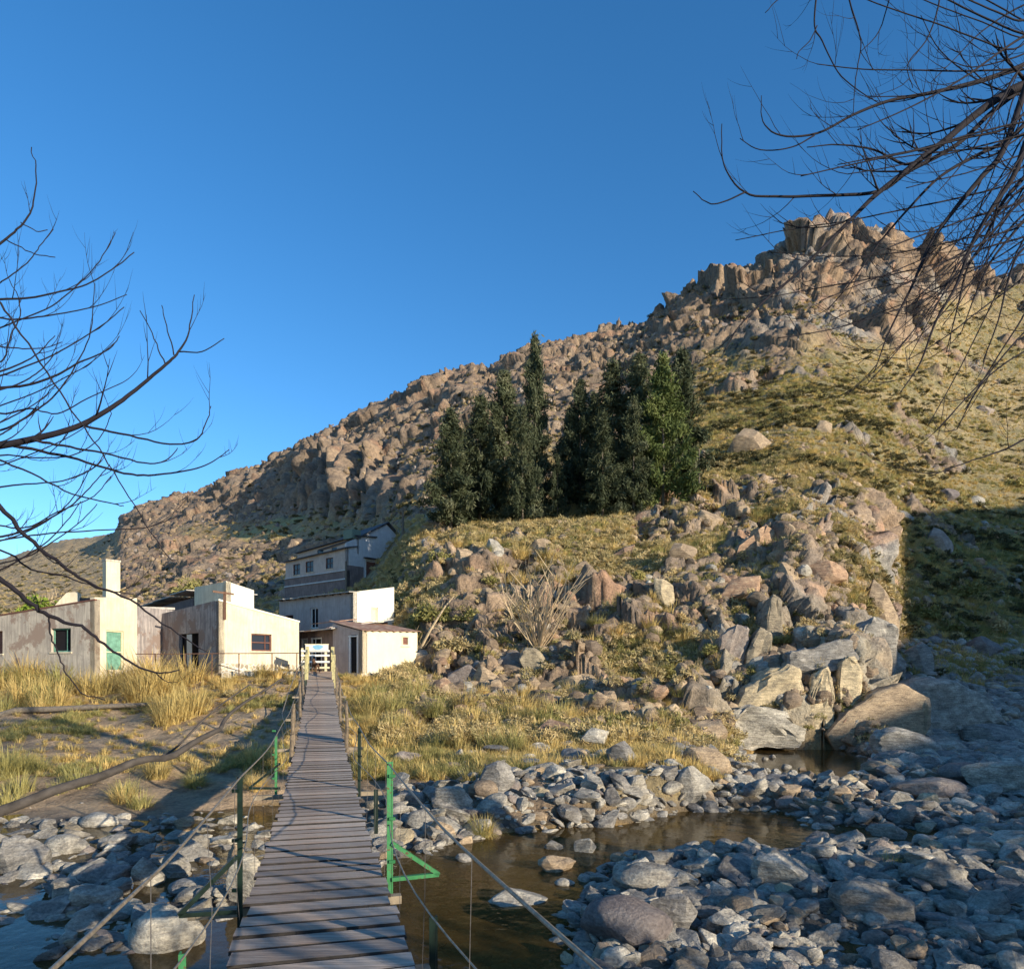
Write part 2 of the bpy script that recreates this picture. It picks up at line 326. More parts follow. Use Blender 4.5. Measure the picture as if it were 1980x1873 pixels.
# terrain
k = NM('ground'); at = k.n('Attribute'); at.attribute_name = 'tint'; v = k.tc()
n = k.noise(1.2, 8, 0.72, v); n3 = k.noise(9, 5, 0.7, v)
c = k.mix(1.0, at.outputs['Color'], k.ramp(n, [(0.30, (.42,.42,.42)), (0.5, (.95,.95,.95)), (0.72, (1.45,1.4,1.3))]), 'MULTIPLY')
c = k.mix(1.0, c, k.ramp(n3, [(0.3, (.7,.7,.7)), (0.7, (1.25,1.25,1.25))]), 'MULTIPLY')
k.col(c); k.bump(k.math('ADD', n, k.math('MULTIPLY', n3, 0.15)), 1.0, 0.5); M_ground = k.m
def rock_mat(name, lo, mid, hi, strat=True, sc=1.0):
    k = NM(name); g = k.n('NewGeometry'); mp = k.n('Mapping'); mp.inputs['Scale'].default_value = (1.2, 1.2, 1.8); mp.inputs['Rotation'].default_value = (0.5, 0.5, 0.2) if strat else (0,0,0)
    k.l(g.outputs['Position'], mp.inputs[0]); v = mp.outputs[0]; m2 = k.n('Mapping'); m2.inputs['Scale'].default_value = (.8, .8, 7); m2.inputs['Rotation'].default_value = (0.35, 0.45, 0); k.l(g.outputs['Position'], m2.inputs[0])
    n = k.noise(2.0*sc, 9, 0.68, v); f = k.noise(16*sc, 5, 0.7, v); st = k.noise(2.4*sc, 5, 0.6, m2.outputs[0])
    c = k.ramp(n, [(0.32, lo), (0.5, mid), (0.68, hi)])
    c = k.mix(1.0, c, k.ramp(f, [(0.3, (.7,.7,.7)), (0.7, (1.25,1.25,1.22))]), 'MULTIPLY')
    if strat: c = k.mix(0.7, c, k.ramp(st, [(0.35, (.6,.6,.62)), (0.6, (1.15,1.15,1.12))]), 'MULTIPLY')
    c = k.mix(1.0, c, k.ramp(k.rnd(), [(0, (.68,.68,.72)), (0.5, (1,.98,.95)), (1, (1.3,1.26,1.18))]), 'MULTIPLY')
    h = k.math('ADD', n, k.math('MULTIPLY', f, 0.3))
    if strat: h = k.math('ADD', h, k.math('MULTIPLY', st, 0.8))
    k.col(c); k.bump(h, 0.9, 0.07/sc); k.b.inputs['Roughness'].default_value = 0.8; return k.m
M_rgrey = rock_mat('grey river rock', (.17,.158,.14), (.33,.305,.27), (.50,.465,.41))
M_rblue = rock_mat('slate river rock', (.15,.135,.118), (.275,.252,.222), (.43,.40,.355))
M_rwarm = rock_mat('warm rock', (.19,.145,.105), (.31,.235,.165), (.43,.33,.23))
M_rred = rock_mat('rusty rock', (.19,.13,.095), (.34,.22,.15), (.45,.33,.23))
M_rbrown = rock_mat('brown boulder', (.15,.125,.115), (.24,.20,.18), (.33,.29,.26), strat=False, sc=0.8)
M_rpale = rock_mat('pale cliff rock', (.20,.17,.13), (.36,.30,.21), (.52,.43,.30))
def leaf_mat(name, a, b, c3_, trans=0.25):
    k = NM(name); v = k.tc(); n = k.noise(0.9, 4, 0.6, v); n2 = k.noise(9, 3, 0.6, v)
    g = k.math('ADD', k.math('MULTIPLY', n, 0.55), k.math('MULTIPLY', n2, 0.45))
    c = k.ramp(g, [(0.35, a), (0.5, b), (0.65, c3_)])
    c = k.mix(1.0, c, k.ramp(k.rnd(), [(0, (.75,.78,.7)), (1, (1.25,1.2,1.1))]), 'MULTIPLY')
    k.col(c); k.b.inputs['Roughness'].default_value = 0.7
    tr = k.n('BsdfTranslucent'); k.l(c, tr.inputs[0]); mx = k.n('MixShader'); mx.inputs[0].default_value = trans
    k.l(k.b.outputs[0], mx.inputs[1]); k.l(tr.outputs[0], mx.inputs[2]); k.l(mx.outputs[0], k.out.inputs[0]); return k.m
M_grassS = leaf_mat('straw grass', (.42,.29,.11), (.64,.48,.20), (.74,.60,.28), 0.35)
M_grassG = leaf_mat('green grass', (.20,.18,.07), (.40,.36,.14), (.60,.51,.23), 0.35)
M_shrub = leaf_mat('shrub leaves', (.16,.15,.05), (.31,.28,.10), (.46,.40,.17))
M_shrubG = leaf_mat('bright shrub leaves', (.10,.16,.02), (.20,.27,.04), (.32,.36,.07))
M_scrub = leaf_mat('dry scrub', (.28,.21,.12), (.46,.36,.19), (.58,.48,.26), 0.2)
M_dscrub = leaf_mat('dark thorn scrub', (.05,.045,.02), (.10,.09,.04), (.17,.145,.07), 0.1)
M_con = leaf_mat('conifer needles', (.022,.033,.018), (.06,.072,.038), (.20,.20,.13), 0.1)
M_conG = leaf_mat('green conifer needles', (.035,.055,.018), (.075,.10,.03), (.15,.165,.06), 0.12)
M_bark = simple('dark bark', (.016,.013,.017), 0.85, 0.3, 12, 0.01)
M_bark2 = simple('grey bark', (.15,.125,.10), 0.9, 0.35, 10, 0.02)
M_bark3 = simple('dark grey bark', (.065,.055,.048), 0.9, 0.4, 10, 0.02)
M_twig = simple('pale twigs', (.42,.32,.2), 0.9, 0.3, 6)
# water
k = NM('river water'); k.t.nodes.remove(k.b)
v = k.tc(); nn = k.noise(2.2, 3, 0.5, v); n2 = k.noise(9, 2, 0.5, v)
bp = k.n('Bump'); bp.inputs['Strength'].default_value = 0.35; bp.inputs['Distance'].default_value = 0.03
k.l(k.math('ADD', nn, k.math('MULTIPLY', n2, 0.2)), bp.inputs['Height'])
gl = k.n('BsdfGlossy'); gl.inputs['Roughness'].default_value = 0.06; k.l(bp.outputs[0], gl.inputs['Normal'])
tr = k.n('BsdfTransparent'); tr.inputs[0].default_value = (.80,.60,.30,1)
df = k.n('BsdfDiffuse'); df.inputs[0].default_value = (.16,.10,.035,1)
m1 = k.n('MixShader'); m1.inputs[0].default_value = 0.4; k.l(tr.outputs[0], m1.inputs[1]); k.l(df.outputs[0], m1.inputs[2])
fr = k.n('Fresnel'); fr.inputs[0].default_value = 1.22; k.l(bp.outputs[0], fr.inputs['Normal'])
m2 = k.n('MixShader'); k.l(fr.outputs[0], m2.inputs[0]); k.l(m1.outputs[0], m2.inputs[1]); k.l(gl.outputs[0], m2.inputs[2]); k.l(m2.outputs[0], k.out.inputs[0]); M_water = k.m
# walls
def plaster(name, a, b, stain, st=0.5, peel=None):
    k = NM(name); v = k.tc(); n = k.noise(1.1, 7, 0.65, v); vs = k.tc((5,5,0.45)); n2 = k.noise(1.6, 5, 0.65, vs)
    c = k.ramp(n, [(0.35, a), (0.62, b)])
    c = k.mix(k.math('MULTIPLY', k.ramp(n2, [(0.44, (0,0,0)), (0.60, (1,1,1))]), st), c, stain)
    c = k.mix(k.math('MULTIPLY', k.ramp(k.noise(2.6, 8, 0.75, v), [(0.54, (0,0,0)), (0.62, (1,1,1))]), .5), c, stain)
    if peel: c = k.mix(k.ramp(k.noise(0.8, 6, 0.7, v), [(0.52, (0,0,0)), (0.56, (1,1,1))]), c, peel)
    k.col(c); k.bump(n, 0.5, 0.03); return k.m
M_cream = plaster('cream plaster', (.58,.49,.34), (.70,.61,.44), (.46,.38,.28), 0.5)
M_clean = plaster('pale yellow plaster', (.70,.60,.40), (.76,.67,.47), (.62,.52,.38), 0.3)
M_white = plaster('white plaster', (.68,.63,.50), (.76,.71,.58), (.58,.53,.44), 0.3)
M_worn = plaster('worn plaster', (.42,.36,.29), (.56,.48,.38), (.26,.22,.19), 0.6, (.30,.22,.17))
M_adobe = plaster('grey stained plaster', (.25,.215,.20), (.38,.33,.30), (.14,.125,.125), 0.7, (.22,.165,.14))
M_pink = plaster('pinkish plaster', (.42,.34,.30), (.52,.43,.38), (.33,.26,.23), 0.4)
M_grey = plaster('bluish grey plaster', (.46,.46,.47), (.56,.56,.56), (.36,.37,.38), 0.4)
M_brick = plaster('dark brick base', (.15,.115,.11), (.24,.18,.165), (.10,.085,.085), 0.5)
k = NM('rubble stone'); v = k.tc(); vo = k.n('TexVoronoi'); vo.inputs['Scale'].default_value = 4.5; k.l(v, vo.inputs[0])
vd = k.n('TexVoronoi'); vd.feature = 'DISTANCE_TO_EDGE'; vd.inputs['Scale'].default_value = 4.5; k.l(v, vd.inputs[0])
c = k.mix(1.0, (.46,.40,.31), k.ramp(k.n('SeparateColor').outputs[0] if False else vo.outputs[1], [(0.2, (.6,.58,.55)), (0.9, (1.2,1.15,1.05))]), 'MULTIPLY')
c = k.mix(k.ramp(vd.outputs[0], [(0.03, (1,1,1)), (0.09, (0,0,0))]), c, (.62,.58,.50)); k.col(c); k.bump(vd.outputs[0], 0.8, 0.08); M_stone = k.m
def corr(name, a, b, c_):
    k = NM(name); v = k.tc(); n = k.noise(1.8, 6, 0.7, v); k.col(k.ramp(n, [(0.3, a), (0.5, b), (0.7, c_)])); k.b.inputs['Roughness'].default_value = 0.7
    k.bump(n, 0.4, 0.02); return k.m
M_roofr = corr('rusty roof sheet', (.16,.08,.055), (.29,.17,.115), (.40,.30,.22))
M_roofg = corr('grey roof sheet', (.22,.20,.18), (.40,.37,.33), (.56,.52,.46))
M_roofd = corr('dark roof', (.035,.035,.04), (.07,.065,.07), (.12,.11,.11))
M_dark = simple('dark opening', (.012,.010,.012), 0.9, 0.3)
M_glass = NM('dark glass'); M_glass.col((.03,.035,.05)); M_glass.b.inputs['Roughness'].default_value = 0.12; M_glass = M_glass.m
M_tgreen = simple('faded green door paint', (.13,.27,.20), 0.6, 0.3, 5)
M_tgrey = simple('grey door paint', (.36,.38,.37), 0.6, 0.2, 5)
M_tbrown = simple('brown painted timber', (.16,.07,.05), 0.7, 0.3, 6)
M_twhite = simple('white painted timber', (.72,.70,.66), 0.6, 0.1, 6)
M_tbeige = simple('pale yellow painted timber', (.66,.58,.38), 0.65, 0.2, 9)
M_blue = simple('pale blue paint', (.22,.45,.62), 0.6, 0.1)
M_rust = simple('rusty iron', (.16,.09,.06), 0.7, 0.4, 20, 0, 0.3)
k = NM('chipped green steel paint'); v = k.tc(); n = k.noise(9, 6, .7, v); n2 = k.noise(38, 4, .7, v)
c = k.ramp(n, [(0.3, (.03,.14,.05)), (0.7, (.06,.25,.09))]); c = k.mix(k.ramp(k.math('ADD', k.math('MULTIPLY', n, .6), k.math('MULTIPLY', n2, .5)), [(0.60, (0,0,0)), (0.64, (1,1,1))]), c, (.10,.055,.03))
k.col(c); k.b.inputs['Roughness'].default_value = 0.55; k.bump(n2, .4, .003); M_green = k.m
M_dgreen = simple('dark green steel paint', (.006,.016,.011), 0.45, 0.5, 10)
M_cable = simple('steel cable', (.30,.25,.19), 0.5, 0.4, 30, 0, 0.5)
M_cabled = simple('dark cable', (.06,.055,.055), 0.6, 0.4, 30)
k = NM('weathered planks'); v = k.tc((1.2, 22, 22)); n = k.noise(2.0, 7, 0.7, v); v2 = k.tc((0.7,0.7,0.7)); n2 = k.noise(1.3, 4, 0.6, v2)
c = k.ramp(n, [(0.28, (.18,.148,.125)), (0.5, (.40,.33,.27)), (0.72, (.60,.51,.43))])
c = k.mix(k.ramp(n2, [(0.4, (0,0,0)), (0.7, (1,1,1))]), c, k.mix(1.0, c, (1.0,.74,.56), 'MULTIPLY'))
c = k.mix(1.0, c, k.ramp(k.rnd(), [(0, (.7,.7,.72)), (1, (1.25,1.22,1.18))]), 'MULTIPLY'); k.col(c); k.bump(n, 0.6, 0.012); M_plank = k.m
M_pedge = simple('gap shade plank edge', (.035,.03,.027), 0.95, 0.4, 9)  # board sides coloured near-black to stand in for shade in the gaps
M_beam = simple('bridge timber', (.25,.20,.14), 0.9, 0.35, 9, 0.01)
M_post = simple('weathered post', (.17,.13,.09), 0.9, 0.4, 14, 0.01)
M_yel = simple('yellowish painted post', (.50,.44,.22), 0.7, 0.3, 14)
M_dog = simple('brown dog coat', (.10,.055,.035), 0.8, 0.5, 9)
M_red = simple('red plastic', (.55,.05,.03), 0.5, 0.1)

ground = mesh_grid('ground', GXd, GYd, GZd, colr, M_ground); ground['kind'] = 'structure'
# ------------------------------------------------------------------ mesh builder
def tag(o, label=None, cat=None, group=None, kind=None):
    for a, b in (('label', label), ('category', cat), ('group', group), ('kind', kind)):
        if b: o[a] = b
    return o
class MB:
    def __init__(s): s.v = []; s.f = []; s.n = 0
    def add(s, V, F):
        V = np.asarray(V, float).reshape(-1, 3); s.v.append(V); s.f += [tuple(i + s.n for i in q) for q in F]; s.n += len(V); return s
    def obox(s, c, ax, ay, az):
        """box from centre and three half vectors"""
        c, ax, ay, az = map(np.array, (c, ax, ay, az))
        V = [c + i*ax + j*ay + k*az for k in (-1,1) for j in (-1,1) for i in (-1,1)]
        return s.add(V, [(0,2,3,1),(4,5,7,6),(0,1,5,4),(2,6,7,3),(0,4,6,2),(1,3,7,5)])
    def box(s, x0, x1, y0, y1, z0, z1):
        return s.obox(((x0+x1)/2,(y0+y1)/2,(z0+z1)/2), ((x1-x0)/2,0,0), (0,(y1-y0)/2,0), (0,0,(z1-z0)/2))
    def bar(s, a, b, w_, h_=None, up=(0,0,1)):
        a, b = np.array(a, float), np.array(b, float); d = b - a; L = np.linalg.norm(d); d /= L; u = np.array(up, float)
        if abs(d @ u) > 0.95: u = np.array((0, 1.0, 0))
        r = np.cross(d, u); r /= np.linalg.norm(r); u = np.cross(r, d); h_ = w_ if h_ is None else h_
        return s.obox((a+b)/2, d*L/2, r*w_/2, u*h_/2)
    def tube(s, pts, rad, n=6):
        P = np.array(pts, float); m_ = len(P); rad = np.atleast_1d(np.array(rad, float)); rad = np.interp(np.linspace(0, 1, m_), np.linspace(0, 1, len(rad)), rad)
        T = np.gradient(P, axis=0); T /= np.linalg.norm(T, axis=1)[:,None] + 1e-9
        u = np.array((0, 0, 1.0)) if abs(T[0][2]) < 0.9 else np.array((0, 1.0, 0)); V = []
        for i in range(m_):
            r = np.cross(T[i], u); r /= np.linalg.norm(r) + 1e-9; u = np.cross(r, T[i])
            for j in range(n):
                a = 2*math.pi*j/n; V.append(P[i] + rad[i] * (math.cos(a)*r + math.sin(a)*u))
        F = [(i*n+j, i*n+(j+1)%n, (i+1)*n+(j+1)%n, (i+1)*n+j) for i in range(m_-1) for j in range(n)]
        F += [tuple(range(n))[::-1], tuple((m_-1)*n+j for j in range(n))]
        return s.add(V, F)
    def build(s, name, mat, parent=None, smooth=False, loc=None):
        me = bpy.data.meshes.new(name); V = np.concatenate(s.v)
        if loc is not None: V = V - np.array(loc)
        me.from_pydata(V.tolist(), [], s.f); me.materials.append(mat)
        if smooth: me.polygons.foreach_set('use_smooth', np.ones(len(me.polygons), bool))
        me.update(); o = bpy.data.objects.new(name, me); COL.objects.link(o)
        if loc is not None: o.location = loc
        if parent is not None:
            o.parent = parent
            if loc is None: o.matrix_parent_inverse = parent.matrix_basis.inverted()
        return o
def empty(name, loc, rz=0):
    o = bpy.data.objects.new(name, None); COL.objects.link(o); o.location = loc; o.rotation_euler = (0, 0, rz); o.empty_display_size = 0.3; return o
def fastmesh(name, V, nper, mat, smooth=False, linked=True):
    """V: (faces*nper,3) separate polygons"""
    me = bpy.data.meshes.new(name); V = np.asarray(V, np.float32).reshape(-1, 3); n = len(V)
    me.vertices.add(n); me.vertices.foreach_set('co', V.reshape(-1)); me.loops.add(n); me.loops.foreach_set('vertex_index', np.arange(n, dtype=np.int32))
    me.polygons.add(n // nper); me.polygons.foreach_set('loop_start', np.arange(0, n, nper, dtype=np.int32)); me.update(calc_edges=True)
    if mat: me.materials.append(mat)
    o = bpy.data.objects.new(name, me)
    if linked: COL.objects.link(o)
    return o
def copy_tree(o, parent=None):
    c = o.copy(); COL.objects.link(c)
    if parent is not None: c.parent = parent
    for ch in list(o.children): copy_tree(ch, c)
    return c
# water sheet
wat = mesh_grid('river_water', *np.meshgrid(np.linspace(-40, 40, 3), np.linspace(-15, 38, 3)), np.full((3,3), ZW), None, M_water); wat['kind'] = 'structure'
# ------------------------------------------------------------------ unseen hill added off frame right, crest shaped to shade the right bank
e1 = np.array((-SH[1], SH[0], 0.0)) ; e1 = e1 if e1[1] > 0 else -e1
Sv = np.array(S); e2 = np.cross(Sv, e1); e2 = e2 if e2[2] > 0 else -e2
EDGE = [(1740,990,74),(1980,975,98),(1738,1100,60),(1742,1240,48),(1690,1250,37),(1672,1390,33),(1600,1450,30.5),(1620,1530,21.2),(1760,1570,17.6),(1960,1640,14.0),(2100,1740,10.9),(2300,1850,8.7)]
EU = sorted((float(np.dot(np.array(W(*q)), e1)), float(np.dot(np.array(W(*q)), e2))) for q in EDGE)
sil_u = [-60, -10, EU[0][0]-5] + [q[0] for q in EU] + [EU[-1][0]+45, EU[-1][0]+110]; sil_v = [-9, -6, EU[0][1]-1.5] + [q[1] for q in EU] + [EU[-1][1]+2, EU[-1][1]+5]
print('EDGE', EU)
U_ = np.linspace(-50, 210, 240); T_ = np.linspace(-1, 1, 60); UU, TT = np.meshgrid(U_, T_)
VV = np.interp(UU, sil_u, sil_v) + (fbm(UU*0.15, UU*0, o=3, s=8) - 0.5) * 0.8 * (UU > 40)
P = UU[...,None]*e1 + VV[...,None]*e2 + 92*Sv
hx = P[...,0] + TT*Sv[0]*70; hy = P[...,1] + TT*Sv[1]*70
top = P[...,2]; hz = top - (np.abs(TT)**1.3) * (top + 8) + (fbm(hx*0.1, hy*0.1, o=4, s=4) - 0.5) * 3 * np.minimum(1, np.abs(TT)*5)
hcol = np.broadcast_to(olive, hx.shape + (3,)) * (0.7 + 0.6 * fbm(hx*0.2, hy*0.2, o=4, s=14))[...,None]
hill = mesh_grid('shade_hill', hx, hy, hz, hcol, M_ground); hill['kind'] = 'structure'
# ------------------------------------------------------------------ suspension bridge
BD = np.array((-0.265, 1.0)); BD /= np.linalg.norm(BD); BR = np.array((BD[1], -BD[0]))
def dz(y): return -1.95 + 0.00312 * (y - 10)**2
def bp_(y, lat=0.0, up=0.0):
    s = y / BD[1]; return Vector((BD[0]*s + BR[0]*lat, y + BR[1]*lat, dz(y) + up))
bridge = empty('suspension_footbridge', bp_(0)); tag(bridge, 'long narrow plank suspension footbridge with green steel rail posts crossing the river', 'bridge')
prng = random.Random(3)
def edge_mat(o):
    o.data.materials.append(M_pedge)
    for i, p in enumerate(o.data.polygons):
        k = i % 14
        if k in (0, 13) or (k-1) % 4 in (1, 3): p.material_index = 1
y = -3.2; k_ = 0; rest = MB(); planks = []
HW = 0.575
while y < 35.4:
    wd = prng.uniform(0.195, 0.25); c = bp_(y, 0, 0); c2 = bp_(y + 0.1); t = (c2 - c).normalized(); r = Vector((BR[0], BR[1], 0)); up = r.cross(t).normalized()
    yaw = prng.uniform(-0.012, 0.012); r2 = (r + t * yaw).normalized(); t2 = up.cross(r2)
    mb = rest if (y < 3.6 or len(planks) >= 100) else MB()
    hw = HW + prng.uniform(-0.025, 0.03); cc = c + up * prng.uniform(-0.02, -0.008) + r * prng.uniform(-0.015, 0.015)
    # slightly bowed board made of three lengths
    xs_ = [-hw, -hw*0.3, hw*0.35, hw]; bow = prng.uniform(-0.008, 0.008); roll = prng.uniform(-0.005, 0.003); V = []
    for i, x in enumerate(xs_):
        for a, b in ((-1,-1),(1,-1),(1,1),(-1,1)):
            V.append(cc + r2 * (x + (prng.uniform(-.01,.01) if i in (0,3) else 0)) + t2 * (a * wd/2 + (bow if i in (1,2) else 0)) + up * (b * 0.017 + a * roll))
    F = [(0,3,2,1)] + [(i*4+j, i*4+(j+1)%4, (i+1)*4+(j+1)%4, (i+1)*4+j) for i in range(3) for j in range(4)] + [(12,13,14,15)]
    mb.add(V, F)
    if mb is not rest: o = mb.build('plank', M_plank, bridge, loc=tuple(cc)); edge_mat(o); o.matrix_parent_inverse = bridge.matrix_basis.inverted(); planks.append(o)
    y += wd / 1.0 * BD[1] + prng.uniform(0.04, 0.075)
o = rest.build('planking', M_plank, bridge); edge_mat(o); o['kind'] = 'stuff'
for lat in (-0.42, 0.42, 0.12, -0.18):
    MB().tube([bp_(q, lat, -0.05) for q in np.linspace(-3.4, 35.6, 60)], 0.014 if abs(lat) < .3 else 0.022, 6).build('deck_cable', M_cabled, bridge, True)
POSTY = {1: [1.0-6.2, 6.62, 11.9, 17.6, 23.2, 28.6], -1: [-5.4, 6.0, 12.4, 17.8, 23.4, 28.8]}
railY = np.linspace(-3.3, 35.0, 90)
def rail_up(q, pts):
    ys = [p for p in pts] ; d = min(abs(q - p) for p in ys); return 1.06 - 0.05 * min(1, d / 2.8)
for sd in (1, -1):
    MB().tube([bp_(q, sd*0.62, rail_up(q, POSTY[sd] + [34.6, 0.5])) for q in railY], 0.0075, 6).build('handrail_cable', M_cable, bridge, True)
    MB().tube([bp_(q, sd*(0.66 + 0.10*math.sin(q*0.9)), 0.47 + 0.03*math.sin(q*1.3)) for q in railY], 0.006, 5).build('side_wire', M_cable, bridge, True)
    rr = random.Random(11 + sd)
    for q in np.arange(-2.5, 34.2, 1.35):
        net = MB()
        a = bp_(q, sd*0.62, 1.03); b = bp_(q + rr.uniform(-.15,.15), sd*0.60, -0.04); m_ = (a + b)/2 + Vector((rr.uniform(-.02,.02),)*3); net.tube([a, m_, b], 0.0022, 3); net.build('hanger_wire', M_cabled, bridge)
def post(yy, sd, style, h=1.08, lean=0.0, name='rail_post', lat=0.625):
    a = bp_(yy, sd*lat, -0.16); b = bp_(yy, sd*lat, h) + Vector((lean, 0, 0))
    mt = {'g': M_green, 'd': M_dgreen, 'w': M_post, 'y': M_yel}[style]
    m = MB()
    if style in 'gd': m.bar(a, b, 0.042, 0.010, (BD[0], BD[1], 0)); a2 = a + Vector((sd*0.024, 0.0, 0)); m.bar(a2 + Vector((0,0.026,0)), b + Vector((sd*0.024,0.026,0)), 0.010, 0.042, (BD[0], BD[1], 0))
    else:
        n_ = 7; pts = [a.lerp(b, i/n_) + Vector((prng.uniform(-.012,.012), 0, 0)) for i in range(n_+1)]; m.tube(pts, [0.05 - 0.012*i/n_ for i in range(n_+1)], 7)
    if style in 'gd':
        for zz in (0.95, 0.55, 0.15) if h > .6 else (): m.obox(a.lerp(b, (zz+.16)/(h+.16)) + Vector((sd*0.03,-0.012,0)), (0.028,0,0), (0,0.012,0), (0,0,0.014))
    return m.build(name, mt, bridge)
def bracket(yy, sd, style, out=0.55, hh=0.34, dy=0.0):
    mt = {'g': M_green, 'd': M_dgreen}[style]
    a = bp_(yy, sd*0.65, hh); b = bp_(yy + dy, sd*(0.65 + out), 0.0); c = bp_(yy, sd*0.65, -0.02); m = MB()
    m.bar(a, b, 0.05, 0.035); m.bar(c, b, 0.05, 0.035); return m.build('bracket', mt, bridge)
post(6.62, 1, 'g'); bracket(6.62, 1, 'g', 0.44, 0.32, -0.02)
post(6.0, -1, 'd', 1.06); bracket(6.0, -1, 'd', 0.42, 0.42, -0.05)
post(11.9, 1, 'd', 1.02); post(12.4, -1, 'g', 0.86, 0.0, lat=0.72); bracket(12.4, -1, 'd', 0.5, 0.4)
post(17.6, 1, 'w'); post(17.8, -1, 'w', 1.0); post(16.2, -1, 'w', 1.05, 0.05); post(23.2, 1, 'w'); post(23.4, -1, 'w'); post(28.6, 1, 'w'); post(28.8, -1, 'w', 1.1, -0.08)
post(4.55, -1, 'g', 0.17, 0.0, 'stub_post', 0.80); post(4.62, 1, 'd', 0.24, 0.0, 'stub_post', 0.72)
post(9.3, 1, 'd', 0.42, 0.0, 'stub_post', 0.70)
for yy in (6.3, 12.1, 17.7, 23.3, 28.7, 4.6):
    MB().bar(bp_(yy, -1.06, -0.11), bp_(yy, 1.02 if yy > 7 else 0.7, -0.11), 0.09, 0.07).build('crossbeam', M_beam, bridge)
for sd in (-1, 1):
    for yy, h in ((33.0, 1.12), (35.6, 1.18)):
        m = MB(); m.bar(bp_(yy, sd*0.60, -0.5), bp_(yy, sd*0.60, h), 0.13, 0.13); m.build('end_post', M_yel, bridge)
    m = MB(); m.bar(bp_(33.0, sd*0.60, 0.95), bp_(35.6, sd*0.60, 1.0), 0.06, 0.10); m.bar(bp_(33.0, sd*0.60, 0.5), bp_(35.6, sd*0.60, 0.52), 0.05, 0.08); m.build('end_rail', M_yel, bridge)
MB().tube([bp_(33.0,-0.66,1.0), bp_(31.5,-1.0,0.55), bp_(29.5,-1.25,-0.1), bp_(27,-1.35,-0.45), bp_(24.5,-1.1,-0.6)], 0.02, 5).build('stay_rope', M_cable, bridge, True)
